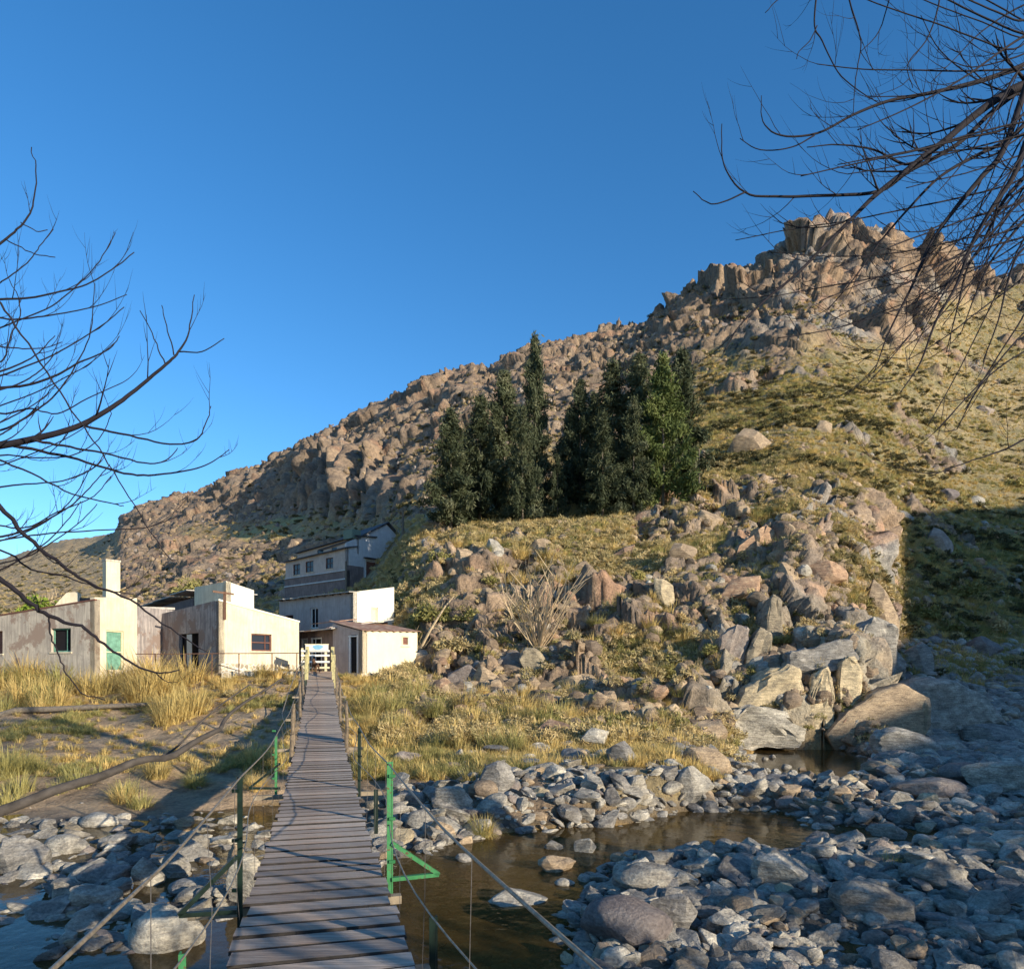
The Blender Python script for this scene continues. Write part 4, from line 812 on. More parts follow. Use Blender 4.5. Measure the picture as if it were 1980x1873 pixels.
# fallen log
lg = [hit(px, py, 12) + Vector((0,0,.08)) for px, py in ((-60,1398),(0,1384),(30,1374),(100,1372),(200,1367),(280,1363),(325,1360))]
ys = np.linspace(lg[1].y, lg[-1].y, len(lg)); lgp = [Vector(((px-CX)/FX*Y_, Y_, (HY-py)/FX*Y_+.03)) for (px, py), Y_ in zip(((-60,1392),(0,1384),(30,1374),(100,1372),(200,1367),(280,1363),(325,1360)), np.linspace(29.2, 30.4, 7))]
o = MB().tube(lgp, [.13,.13,.12,.12,.10,.08,.05], 9).build('fallen_log', M_bark2, None, True); tag(o, 'long pale fallen log lying across the left bank', 'log')
# ------------------------------------------------------------------ rocks
import bmesh
def rock_mesh(name, seed, sub=4, facets=9, rough=0.10, cut=0.72, stretch=(1,1,1), smooth=True):
    r = np.random.default_rng(seed); bm = bmesh.new(); bmesh.ops.create_icosphere(bm, subdivisions=sub, radius=1)
    V = np.array([v.co[:] for v in bm.verts]); 
    d = 1 + (fbm(V[:,0]*1.1+seed, V[:,1]*1.1, V[:,2]*1.1, o=2, s=seed) - 0.5) * 0.5; V = V * d[:,None]
    for _ in range(facets):
        n_ = r.normal(size=3); n_ /= np.linalg.norm(n_); h = cut * r.uniform(0.8, 1.25); t = V @ n_; ex = np.maximum(0, t - h); V = V - ex[:,None] * n_ * 0.93
    q = (fbm(V[:,0]*3+seed, V[:,1]*3, V[:,2]*3, o=4, s=seed+5) - 0.5) * rough * 2; V = V * (1 + q)[:,None]
    V = V * np.array(stretch); V = (V - (V.max(0) + V.min(0)) / 2) / ((V.max(0) - V.min(0)) / 2)
    for v, c in zip(bm.verts, V): v.co = c
    me = bpy.data.meshes.new(name); bm.to_mesh(me); bm.free()
    me.polygons.foreach_set('use_smooth', np.full(len(me.polygons), smooth)); 
    if smooth: me.set_sharp_from_angle(angle=R(26))
    return me
RM = [rock_mesh('rock', 10+i, 4, 13, 0.10, 0.60) for i in range(7)]        # angular
RS = [rock_mesh('rock', 40+i, 4, 4, 0.06, 0.85) for i in range(4)]         # rounded
RL = [rock_mesh('rock', 60+i, 4, 8, 0.10, 0.6) for i in range(4)]          # slabs
_mc = {}
def with_mat(me, mat):
    k_ = (me.name, mat.name)
    if k_ not in _mc: c = me.copy(); c.materials.clear(); c.materials.append(mat); _mc[k_] = c
    return _mc[k_]
def put_rock(me, mat, loc, dims, rz, tilt, name='river_rock'):
    o = bpy.data.objects.new(name, with_mat(me, mat)); COL.objects.link(o); o.location = loc; o.scale = (dims[0]/2, dims[1]/2, dims[2]/2)
    o.rotation_euler = (tilt[0], tilt[1], rz); return o
taken = []
def rock_px(x0, x1, y0, y1, me, mat, label=None, group=None, dy=0.75, tilt=(0,0), rz=0.0, name='river_rock', sink=0.12, depth=None, cat='rock', ymin=3.5):
    """rock whose silhouette spans x0..x1, y0..y1 and stands on the ground under its lower edge"""
    p = hit((x0+x1)/2, y1 - 0.10*(y1-y0), ymin); Y = p.y if depth is None else depth
    if depth is None and p.z < ZW - 0.02: Y = -ZW*FX/(y1 - 0.12*(y1-y0) - HY); sink = max(sink, 0.3)
    wd = (x1-x0)/FX*Y; hh = (y1-y0)/FX*Y; dpt = wd * dy; Yc = Y + dpt*0.35
    wd = (x1-x0)/FX*Yc; hh = (y1-y0)/FX*Yc
    # a horizontal rock seen from above shows part of its depth as height
    el = max(0.0, -(HY - (y0+y1)/2)/FX); hz = max(hh - el*dpt*0.75, hh*0.5)
    c = W((x0+x1)/2, (y0+y1)/2, Yc); c.z -= sink*hz*0.5
    o = put_rock(me, mat, c, (wd, dpt, hz*(1+sink)), rz, tilt, name); tag(o, label, cat, group); taken.append((x0, x1, y0, y1)); return o
g = rock_px
# hand-placed river rocks
g(1122,1303,1718,1848, RS[0], M_rbrown, 'largest smooth rounded brown boulder at the lower middle of the river', dy=0.8)
g(1186,1345,1658,1728, RS[1], M_rblue, 'long dark blue grey boulder just behind the big rounded brown boulder', dy=0.6)
g(1252,1340,1712,1812, RL[0], M_rblue, 'upright dark slab leaning against the right side of the brown boulder', dy=0.5, tilt=(0,0.5))
g(1320,1392,1660,1700, RM[0], M_rgrey, 'small grey wedge between the long dark boulder and the grooved slab', dy=0.7)
g(1375,1470,1648,1712, RL[1], M_rblue, 'cracked blue grey block left of the grooved slab', dy=0.7)
g(1452,1592,1650,1730, RL[2], M_rgrey, 'long grooved grey slab sloping down to the right on the near right bar', dy=0.5, tilt=(0,0.35))
g(1600,1770,1695,1790, RL[3], M_rblue, 'smooth blue slab lying across the gravel at the lower right', dy=0.6, tilt=(0,0.25))
g(1752,1870,1650,1735, RM[1], M_rblue, 'bluish angular boulder at the lower right above the smooth slab', dy=0.6, tilt=(0,0.25))
g(1845,1920,1636,1672, RS[2], M_rgrey, 'pale rounded stone at the right beside the narrow channel', dy=0.7)
g(1040,1114,1648,1690, RM[2], M_rwarm, 'brown angular rock standing in the middle of the pool', dy=0.7)
g(1108,1150,1614,1652, RL[0], M_rgrey, 'grey slanted stone in the pool just above the brown angular rock', dy=0.5, tilt=(0,0.5))
g(1052,1090,1620,1645, RM[3], M_rgrey, 'small grey stone in the pool left of the slanted stone', dy=0.7)
g(1178,1214,1644,1668, RS[3], M_rwarm, 'small pale stone alone in the pool right of the brown angular rock', dy=0.7)
g(1072,1112,1694,1714, RS[1], M_rgrey, 'low small stone in the pool below the brown angular rock', dy=0.7)
g(940,1060,1710,1756, RL[1], M_rblue, 'flat dark slab lying in the pool behind the handrail cable', dy=0.8)
g(880,912,1648,1668, RM[4], M_rgrey, 'tiny grey stone at the left of the pool', dy=0.7)
g(1300,1375,1820,1885, RM[5], M_rblue, 'blue stone at the bottom edge right of the rounded brown boulder', dy=0.6)
g(1370,1400,1818,1880, RM[2], M_rblue, 'narrow blue stone at the bottom edge', dy=0.7)
g(1680,1820,1408,1478, RL[3], M_rgrey, 'pale grey boulder with a dark cap beside the far pool', dy=0.6, tilt=(0,0.3), name='boulder')
g(1664,1735,1468,1508, RS[0], M_rwarm, 'squat brown rock at the right end of the far pool', dy=0.7)
g(1730,1860,1498,1556, RM[0], M_rbrown, 'broad dark brown rock below the pale grey boulder', dy=0.7)
g(1815,1900,1470,1520, RS[2], M_rbrown, 'rounded brown rock right of the broad dark one', dy=0.7)
g(1860,2010,1462,1545, RL[0], M_rgrey, 'long pale slab sloping to the right frame edge', dy=0.5, tilt=(0,0.3))
g(1860,2000,1395,1450, RM[6], M_rblue, 'blue block at the right frame edge above the long pale slab', dy=0.7)
g(1800,1870,1425,1462, RS[1], M_rblue, 'low blue rock between the huge boulders and the long pale slab', dy=0.7)
g(1030,1130,1388,1432, RL[1], M_rred, 'flat rusty brown slab lying on the grass bank at centre', dy=0.7, name='boulder')
g(1118,1178,1405,1448, RM[1], M_rgrey, 'grey block just right of the flat rusty slab', dy=0.7)
g(1172,1235,1430,1482, RM[3], M_rgrey, 'pale triangular rock below the grey block on the bank', dy=0.6, tilt=(0,0.4))
g(836,912,1510,1576, RL[0], M_rgrey, 'large tilted grey rock left of the grass clump by the pool', dy=0.55, tilt=(0,0.55))
g(926,992,1468,1545, RL[2], M_rgrey, 'upright banded grey rock at the left end of the gravel bar', dy=0.5, tilt=(0,0.5))
g(905,964,1505,1550, RS[2], M_rwarm, 'rounded beige stone between the two large tilted rocks', dy=0.8)
g(785,850,1560,1612, RS[3], M_rgrey, 'rounded grey rock behind the right handrail cable', dy=0.7)
g(820,885,1580,1632, RM[5], M_rwarm, 'pale angular rock at the water line under the grass clump', dy=0.7)
g(760,830,1525,1560, RL[3], M_rgrey, 'flat grey rock right of the tall green rail post', dy=0.6)
g(1300,1378,1480,1565, RM[2], M_rgrey, 'large grey angular rock at the right end of the gravel bar', dy=0.6, tilt=(0,0.3))
g(1320,1420,1440,1500, RM[6], M_rwarm, 'cream cubic rock where the gravel bar meets the cliff', dy=0.6)
g(310,366,1644,1702, RS[0], M_rgrey, 'pale egg shaped stone left of the bridge', dy=0.8)
g(340,416,1618,1670, RL[1], M_rgrey, 'grey pointed rock just behind the pale egg shaped stone', dy=0.6)
g(252,395,1735,1852, RS[1], M_rgrey, 'largest dark grey boulder at the lower left of the river', dy=0.8)
g(325,412,1690,1738, RS[2], M_rgrey, 'rounded grey boulder above the largest left boulder', dy=0.8)
g(140,252,1660,1722, RM[1], M_rgrey, 'blue grey boulder in the left river bed', dy=0.7)
g(-15,88,1615,1698, RM[4], M_rgrey, 'cracked pale block at the left frame edge', dy=0.7)
g(88,172,1605,1655, RS[3], M_rgrey, 'pale rounded block right of the cracked block', dy=0.7)
g(155,235,1565,1602, RS[1], M_rgrey, 'grey rounded rock against the left grass bank', dy=0.7)
g(255,318,1650,1720, RM[3], M_rgrey, 'rough mottled rock left of the pale egg shaped stone', dy=0.7)
g(335,378,1575,1612, RM[0], M_rwarm, 'rusty beige rock at the edge of the left pool', dy=0.6)
g(436,482,1625,1680, RM[5], M_rwarm, 'pale square rock in the left pool beside the dark rail post', dy=0.7)
g(440,520,1640,1760, RL[3], M_rgrey, 'long pale rock under the left edge of the bridge deck', dy=0.9)
g(150,245,1792,1830, RL[1], M_rbrown, 'flat brown stone under water at the lower left', dy=0.8, sink=0.6)
g(60,100,1738,1755, RS[2], M_rgrey, 'small dark stone in the shallow water at the left', dy=0.8)
g(100,150,1700,1745, RM[6], M_rblue, 'blue grey stone between the left boulders and the shallow water', dy=0.7)
g(760,815,1450,1480, RM[2], M_rbrown, 'dark rock half hidden in dry grass right of the bridge', dy=0.7)
def hull_rock(poly, Y, dep, mat, label, name='boulder', seed=0, shrink=0.75, rough=0.12, cuts=5, back=0.0, grp=None):
    """solid rock whose front outline is a measured shape at distance Y, closed at the back by a smaller outline"""
    r = np.random.default_rng(seed); bm = bmesh.new(); cx_ = sum(p[0] for p in poly)/len(poly); cy_ = sum(p[1] for p in poly)/len(poly)
    for px_, py_ in poly: bm.verts.new(W(px_, py_, Y + dep*r.uniform(0,.12)))
    for px_, py_ in poly: bm.verts.new(W(px_, py_, Y + dep*r.uniform(.35,.5)))
    for px_, py_ in poly:
        q = W(cx_ + (px_-cx_)*shrink, cy_ + (py_-cy_)*shrink - back, Y); q.y = Y + dep; bm.verts.new(q)
    g_ = bmesh.ops.convex_hull(bm, input=bm.verts); bmesh.ops.delete(bm, geom=[e_ for e_ in g_['geom_interior'] if isinstance(e_, bmesh.types.BMVert)], context='VERTS')
    bmesh.ops.subdivide_edges(bm, edges=bm.edges, cuts=cuts, use_grid_fill=True); bmesh.ops.triangulate(bm, faces=bm.faces); bmesh.ops.smooth_vert(bm, verts=bm.verts, factor=.5, use_axis_x=True, use_axis_y=True, use_axis_z=True)
    bm.normal_update(); V = np.array([v.co[:] for v in bm.verts]); N_ = np.array([v.normal[:] for v in bm.verts]); s_ = (poly[0][0]*0 + max(p[0] for p in poly) - min(p[0] for p in poly))/FX*Y; l = max(s_*.35, .35)
    f1, f2, cid, pl_ = cell(V[:,0]/l, V[:,1]/l, V[:,2]/l, seed+900); d = ((cid-.5)*.6 + pl_*.9)*rough*l*1.2 + (fbm(V[:,0]*3/l, V[:,1]*3/l, V[:,2]*3/l, o=4, s=seed) - .5)*rough*l
    V = V + N_*d[:,None]; c0 = V.mean(0)
    for v, q in zip(bm.verts, V - c0): v.co = q
    me = bpy.data.meshes.new(name); bm.to_mesh(me); bm.free(); me.materials.append(mat); me.polygons.foreach_set('use_smooth', np.ones(len(me.polygons), bool)); me.set_sharp_from_angle(angle=R(32))
    o = bpy.data.objects.new(name, me); COL.objects.link(o); o.location = c0; tag(o, label, 'rock', grp); return o
hull_rock([(1598,1420),(1640,1375),(1700,1335),(1745,1320),(1790,1345),(1800,1400),(1770,1455),(1690,1462),(1615,1452)], 31.5, 3.2, M_rwarm, 'huge pale flat boulder sloping down to the far pool in front of the cliff', seed=3, cuts=9, rough=.07)
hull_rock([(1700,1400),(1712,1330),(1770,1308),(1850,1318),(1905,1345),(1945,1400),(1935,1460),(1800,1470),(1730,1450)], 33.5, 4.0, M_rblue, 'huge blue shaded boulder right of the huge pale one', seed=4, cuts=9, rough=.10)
nh = len(taken)
# scattered river rocks
ZN = [([(900,1450),(1180,1425),(1430,1440),(1700,1540),(1640,1600),(1560,1570),(1400,1556),(1200,1590),(990,1606),(880,1590),(830,1540)], 90, (14,54), [M_rgrey,M_rgrey,M_rblue,M_rwarm], 'grey stones packed on the sunlit gravel bar above the pool', 'grey stone among many on the sunlit gravel bar above the pool'),
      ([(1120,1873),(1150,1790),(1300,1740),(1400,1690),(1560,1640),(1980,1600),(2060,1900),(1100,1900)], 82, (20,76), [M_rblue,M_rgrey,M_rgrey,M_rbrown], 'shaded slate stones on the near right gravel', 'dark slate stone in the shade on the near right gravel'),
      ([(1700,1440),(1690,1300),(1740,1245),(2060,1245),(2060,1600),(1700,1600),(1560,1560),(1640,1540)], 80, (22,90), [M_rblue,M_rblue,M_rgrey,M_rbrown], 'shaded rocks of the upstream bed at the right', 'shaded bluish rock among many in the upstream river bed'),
      ([(-60,1590),(330,1570),(420,1600),(440,1690),(400,1760),(250,1760),(-60,1700)], 74, (26,66), [M_rgrey,M_rgrey,M_rblue,M_rwarm], 'grey stones of the left river bed', 'grey stone among many in the left river bed'),
      ([(-60,1760),(260,1830),(560,1860),(560,1960),(-60,1960)], 22, (22,66), [M_rgrey,M_rblue,M_rbrown], 'stones in the shallow water at the lower left', 'stone half under water at the lower left'),
      ([(690,1500),(860,1490),(900,1600),(770,1650),(690,1600)], 22, (12,36), [M_rgrey,M_rwarm], 'stones between the bridge posts and the gravel bar', 'small stone on the bank just right of the bridge')]
def inpoly(P, x, y):
    c = False
    for i in range(len(P)):
        (ax, ay), (bx, by) = P[i], P[i-1]
        if (ay > y) != (by > y) and x < (bx-ax)*(y-ay)/(by-ay)+ax: c = not c
    return c
rr = random.Random(21); total = 0
for P_, cnt, (s0, s1), mats, grp, lab in ZN:
    xs0, xs1 = min(p[0] for p in P_), max(p[0] for p in P_); ys0, ys1 = min(p[1] for p in P_), max(p[1] for p in P_); n_ = 0; tries = 0
    while n_ < cnt and tries < 6000 and total < 250:
        tries += 1; x = rr.uniform(xs0, xs1); y_ = rr.uniform(ys0, ys1)
        if not inpoly(P_, x, y_): continue
        sz = s0 + (s1 - s0) * rr.random()**2.2; sz *= 0.75 + 0.45*(y_-1250)/600; hh = sz * rr.uniform(0.42, 0.7)
        if any(x - sz*.42 < b and x + sz*.42 > a and y_ - hh*.75 < d and y_ > c + hh*.25 for a, b, c, d in taken): continue
        me = rr.choice(RM + RS + RL + RL); tl = rr.uniform(-.15, .5) if me in RL else rr.uniform(-.3,.3)
        g(x-sz/2, x+sz/2, y_-hh, y_, me, rr.choice(mats), lab, grp, dy=rr.uniform(.6,.9), tilt=(rr.uniform(-.2,.2), tl), rz=rr.uniform(-.3,.3), sink=0.35)
        n_ += 1; total += 1
# rocks of the knoll and the cliff
K_ = [(1012,1070,1040,1085,RM[0],M_rwarm,0,'grey cube like rock near the top of the knoll below the conifers'),
 (1290,1345,1045,1100,RM[3],M_rwarm,-.3,'pale square rock on the knoll crest right of the orange wedge'),
 (1105,1180,1090,1150,RM[5],M_rbrown,0,'dark rock with a hollow beneath the orange wedge'),
 (1210,1240,1155,1215,RL[2],M_rpale,1.1,'narrow upright pale slab in the middle of the knoll'),
 (1265,1310,1115,1190,RL[1],M_rpale,1.2,'tall pale leaning slab right of the narrow slab'),
 (1400,1460,1100,1190,RM[1],M_rred,-.3,'orange stained rock face with pale centre'),
 (1340,1400,985,1020,RM[2],M_rbrown,0,'dark low rock under the conifers on the right'),
 (938,975,1040,1075,RM[4],M_rgrey,0,'grey rock above the shrubs at the left of the knoll'),
 (880,930,1060,1100,RM[6],M_rbrown,0,'brown rock at the upper left edge of the knoll'),
 (1010,1060,1250,1320,RL[3],M_rpale,.9,'pale pointed slab above the dark hollow'),
 (1065,1160,1300,1345,RM[0],M_rbrown,0,'dark brown block at the foot of the knoll'),
 (840,900,1290,1330,RM[2],M_rred,0,'reddish rock right of the cream shed'),
 (900,980,1285,1340,RM[5],M_rbrown,.2,'dark broken rock at the foot of the shrubs'),
 (1170,1225,1305,1350,RM[1],M_rred,0,'orange block at the foot of the knoll'),
 (1290,1350,1320,1370,RM[3],M_rgrey,0,'grey rock half way along the foot of the knoll'),
 (1230,1280,1360,1410,RL[1],M_rpale,.6,'pale slab low on the bank'),
 (1560,1625,1075,1150,RM[0],M_rred,.4,'reddish broken rock above the green hollow'),
 (1500,1560,1085,1160,RM[4],M_rbrown,0,'dark rock with a cave like gap at the top of the hollow'),
 (1655,1735,1120,1215,RM[3],M_rwarm,0,'grey bramble covered rock at the edge of the shade'),
 (1330,1400,1390,1450,RM[4],M_rwarm,-.4,'warm rock between bank and river cliff'),
 (1665,1740,1220,1330,RM[6],M_rblue,.3,'blue shaded rock at the right end of the cliff'),
 (1735,1800,1240,1310,RM[0],M_rblue,0,'blue shaded block right of the cliff'),
 (1570,1610,812,838,RM[1],M_rbrown,0,'dark outcrop high on the grassy slope'),
 (1400,1500,830,880,RM[3],M_rbrown,.2,'broken outcrop on the slope right of the conifers'),
 (1880,1925,785,800,RM[2],M_rbrown,0,'small dark rock far up at the right of the slope'),
 (1340,1385,870,895,RM[5],M_rwarm,0,'pale rock beside the thin pole'),
 (1630,1665,920,942,RM[4],M_rbrown,0,'dark rock in the middle of the grassy slope'),
 (1715,1770,985,1008,RM[6],M_rgrey,0,'grey rock just above the edge of the shade'),
 (1800,1850,945,965,RM[0],M_rbrown,0,'dark boulder on the slope above the shade'),
 (1865,1905,958,978,RM[1],M_rgrey,0,'grey boulder right of the dark one above the shade'),
 (1780,1840,1020,1060,RM[3],M_rbrown,0,'dark outcrop inside the shaded slope')]
for x0, x1, y0, y1, me, mt, tl, lab in K_:
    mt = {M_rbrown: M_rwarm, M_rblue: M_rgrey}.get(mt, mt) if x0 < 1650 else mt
    g(x0, x1, y0, y1, me, mt, lab, dy=0.8, tilt=(0, 0), name='boulder', ymin=26, sink=0.9) if abs(tl) < .25 else None
    if abs(tl) >= .25:
        cx_, cy_ = (x0+x1)/2, (y0+y1)/2; p = hit(cx_, y1-0.15*(y1-y0), 26); Y = p.y; L_ = math.hypot(x1-x0, y1-y0)/FX*Y; 
        a_ = abs(tl); Wd = (x1-x0)/FX*Y; Hd = (y1-y0)/FX*Y
        lo = max(0.35*min(Wd, Hd)*1.4, 0.5); c = W(cx_, cy_, Y + lo*0.45)
        o = put_rock(me, mt, c, (max(Wd,Hd)*1.12, lo*1.6, min(Wd,Hd)*0.95), 0, (0, tl), 'boulder'); tag(o, lab, 'rock')
HR = [([(1478,1260),(1480,1190),(1496,1148),(1512,1160),(1514,1262)],36.8,1.2,M_rpale,'tall pale vertical slab on the left side of the green hollow'),
 ([(1432,1345),(1445,1260),(1470,1212),(1492,1225),(1490,1290),(1462,1350)],34.4,1.2,M_rpale,'long pale cliff slab below the knoll shrubs'),
 ([(1385,1350),(1392,1230),(1425,1205),(1448,1215),(1446,1300),(1432,1352)],34.6,1.4,M_rbrown,'dark banded rock face left of the long pale slab'),
 ([(1556,1412),(1558,1360),(1575,1300),(1600,1288),(1614,1330),(1612,1400),(1598,1416)],31.9,1.2,M_rpale,'pale yellow pillar of the river cliff'),
 ([(1620,1408),(1618,1330),(1630,1275),(1652,1268),(1668,1300),(1662,1390),(1650,1408)],32.1,1.2,M_rpale,'orange streaked pillar at the right end of the river cliff'),
 ([(1528,1300),(1530,1262),(1590,1243),(1650,1240),(1662,1280),(1600,1300)],32.6,1.6,M_rgrey,'grey layered cap rock on top of the river cliff'),
 ([(1418,1400),(1440,1330),(1490,1290),(1545,1292),(1560,1340),(1552,1410),(1480,1425)],31.9,1.8,M_rpale,'large grey contorted rock of the river cliff'),
 ([(1390,1440),(1402,1390),(1450,1362),(1520,1375),(1560,1410),(1550,1446),(1450,1452)],31.1,1.2,M_rgrey,'low grey contorted rock at the water edge of the cliff'),
 ([(1300,1215),(1310,1185),(1370,1150),(1405,1140),(1410,1160),(1370,1210)],42.5,1.6,M_rred,'long pinkish slab rising to the right on the knoll'),
 ([(1375,1200),(1390,1120),(1430,1050),(1480,1010),(1505,1030),(1500,1100),(1450,1190)],46.5,2.4,M_rred,'large orange ridge rock high on the right of the knoll'),
 ([(1150,1140),(1158,1085),(1185,1072),(1228,1050),(1226,1090),(1205,1140)],51,1.6,M_rred,'orange tinted wedge rock at the top of the knoll'),
 ([(1240,1150),(1250,1100),(1300,1085),(1345,1045),(1350,1090),(1310,1140)],52,1.8,M_rwarm,'broad tan slab behind the narrow pale slab on the knoll'),
 ([(1085,1170),(1095,1110),(1130,1085),(1150,1100),(1150,1165)],48.5,1.8,M_rwarm,'brown rock face left of the orange wedge rock'),
 ([(1240,1290),(1260,1235),(1300,1225),(1330,1245),(1320,1300)],39.5,1.6,M_rwarm,'brown rock face half way down the knoll'),
 ([(1130,1330),(1140,1270),(1180,1250),(1215,1275),(1210,1335)],38.3,1.5,M_rwarm,'tan broken rock face above the dark brown block'),
 ([(950,1330),(960,1280),(1000,1255),(1035,1290),(1030,1335)],37.2,1.4,M_rbrown,'dark rock face at the foot of the bare bush'),
 ([(860,1345),(865,1300),(905,1285),(940,1305),(935,1345)],36.3,1.3,M_rbrown,'dark reddish rock face beside the cream shed path'),
 ([(1505,1160),(1500,1100),(1520,1070),(1560,1085),(1555,1150)],43.3,1.8,M_rbrown,'dark rock wall at the top of the green hollow'),
 ([(1650,1300),(1655,1220),(1690,1190),(1735,1215),(1730,1310)],35.0,1.8,M_rgrey,'grey rock shoulder between the cliff and the shade')]
for i_, (pl__, Y_, dp_, mt_, lb_) in enumerate(HR): hull_rock(pl__, Y_, dp_*1.6, mt_, lb_, seed=30+i_, cuts=6, rough=.2, shrink=.8, back=-8)
# ------------------------------------------------------------------ plants: ribbons
def blades(n_, r0, L, droop, width, seed, up=0.75, segs=4):
    r = np.random.default_rng(seed); a = r.uniform(0, 2*math.pi, n_); rad = r0*np.sqrt(r.uniform(0,1,n_)); l = L*r.uniform(0.5,1.15,n_); tilt = r.uniform(0.05,1,n_)*droop
    dx, dy = np.cos(a), np.sin(a); px, py = rad*np.cos(a+r.normal(0,.5,n_)), rad*np.sin(a+r.normal(0,.5,n_)); out = []
    w0 = width*r.uniform(.6,1.3,n_); sx, sy = -dy, dx; prev = None; ang_ = np.full(n_, 0.0) + r.uniform(.02,.25,n_); x, y_, z = px.copy(), py.copy(), np.full(n_, -0.08)
    for s_ in range(segs+1):
        t = s_/segs; ww = w0*(1-t)**0.7
        cur = (np.stack([x-sx*ww, y_-sy*ww, z], -1), np.stack([x+sx*ww, y_+sy*ww, z], -1))
        if prev is not None: out.append(np.stack([prev[0], prev[1], cur[1], cur[0]], 1))
        prev = cur; ang_ = ang_ + tilt*1.9/segs; st = l/segs; x = x + dx*np.sin(ang_)*st; y_ = y_ + dy*np.sin(ang_)*st; z = z + np.cos(ang_)*st
    return np.concatenate(out).reshape(-1,3)
def grass_proto(mat, seed, n_=260, r0=0.35, L=1.0, droop=1.0, width=0.012): return fastmesh('grass_tussock', blades(n_, r0, L, droop, width, seed), 4, mat, linked=False).data
TS = [grass_proto(M_grassS, 1), grass_proto(M_grassS, 2, 320, .3, 1.1, 1.2), grass_proto(M_grassS, 3, 200, .35, .9, .7)]
TG = [grass_proto(M_grassG, 4), grass_proto(M_grassG, 5, 320, .32, 1.05, 1.2), grass_proto(M_grassG, 6, 220, .35, .9, .8)]
def put(me, loc, s, rz, name, sz=None):
    o = bpy.data.objects.new(name, me); COL.objects.link(o); o.location = loc; o.scale = (s, s, sz or s); o.rotation_euler = (0, 0, rz); return o
def hgt(px, py_, ymin=12): p = hit(px, py_, ymin); return p
rr = random.Random(99)
GZN = [([(-60,1300),(120,1290),(250,1310),(262,1345),(180,1370),(-60,1385)], 30, TS+TG[:1], (45,80), 'tall golden grass clumps in front of the cream house', 'tall golden grass clump in front of the cream house'),
 ([(255,1310),(380,1310),(378,1385),(330,1410),(262,1360)], 14, TS, (55,90), 'golden grass clumps at the end of the fallen log', 'golden grass clump beside the thin end of the fallen log'),
 ([(400,1310),(560,1305),(570,1335),(430,1350)], 10, TS, (22,42), 'short dry grass clumps below the terrace wall', 'short dry grass clump below the terrace wall'),
 ([(-60,1480),(190,1470),(200,1560),(-60,1580)], 15, TG+TS[:2], (38,75), 'yellow green grass clumps on the lower left bank', 'yellow green grass clump on the lower left bank'),
 ([(200,1500),(420,1460),(560,1440),(560,1545),(380,1560),(210,1570)], 12, TG+TS, (34,62), 'grass clumps on the bank left of the bridge', 'green and straw grass clump on the bank left of the bridge'),
 ([(655,1335),(780,1335),(960,1370),(1100,1390),(1080,1420),(900,1400),(700,1390)], 26, TG+TS[:2], (32,70), 'grass clumps below the cream shed', 'arching grass clump below the cream shed and rocks'),
 ([(700,1400),(860,1410),(1010,1430),(1000,1465),(760,1450)], 14, TG+TS, (30,60), 'low grass clumps between shed and gravel bar', 'low grass clump on the bank above the gravel bar'),
 ([(1100,1385),(1330,1380),(1340,1420),(1180,1425)], 12, TS+TG[:1], (24,44), 'grass clumps at the foot of the knoll', 'grass clump at the foot of the knoll'),
 ([(1150,1170),(1300,1170),(1340,1270),(1150,1250)], 16, TG+TS[:1], (22,42), 'bright grass clumps among the knoll rocks', 'bright grass clump among the knoll rocks'),
 ([(860,1050),(1130,1040),(1130,1140),(860,1140)], 18, TS+TG[:1], (20,42), 'straw clumps on the crest of the knoll', 'straw coloured clump on the crest of the knoll')]
GZN += [([(900,1330),(1130,1340),(1380,1370),(1340,1415),(1000,1395)], 30, TG+TS, (20,44), 'tufts among the lowest knoll rocks', 'drooping tuft among the lowest rocks of the knoll')]
for P_, cnt, protos, (s0, s1), grp, lab in GZN:
    xs0, xs1 = min(p[0] for p in P_), max(p[0] for p in P_); ys0, ys1 = min(p[1] for p in P_), max(p[1] for p in P_); n_ = 0
    for _ in range(3000):
        if n_ >= cnt: break
        x, y_ = rr.uniform(xs0, xs1), rr.uniform(ys0, ys1)
        if not inpoly(P_, x, y_): continue
        p = hgt(x, y_); s = rr.uniform(s0, s1)/FX*p.y
        o = put(rr.choice(protos), p, s, rr.uniform(0, 6.28), 'grass_tussock', s*rr.uniform(.75,1.05)); tag(o, lab, 'grass', grp); n_ += 1
p = hgt(928, 1618, 8); o = put(TG[1], p, .55, 0, 'grass_tussock'); tag(o, 'single green grass clump at the pool edge between two tilted rocks', 'grass')
o = put(TS[1], p + Vector((.1,.1,0)), .5, 1, 'grass_tussock'); tag(o, 'dry straw clump behind the green one at the pool edge', 'grass')
p = hgt(752, 1385, 12); o = put(TG[2], p, 1.5, 0, 'grass_tussock'); tag(o, 'large dark grey green drooping clump below the cream shed', 'grass')
p = hgt(1720, 1680, 6); o = put(TG[0], p, .35, 0, 'grass_tussock'); tag(o, 'dull green grass patch on the shaded near right gravel', 'grass')
p = hgt(800, 1318, 20); o = put(TG[1], p, .9, 0, 'grass_tussock'); tag(o, 'bright green grass patch at the right corner of the cream shed', 'grass')
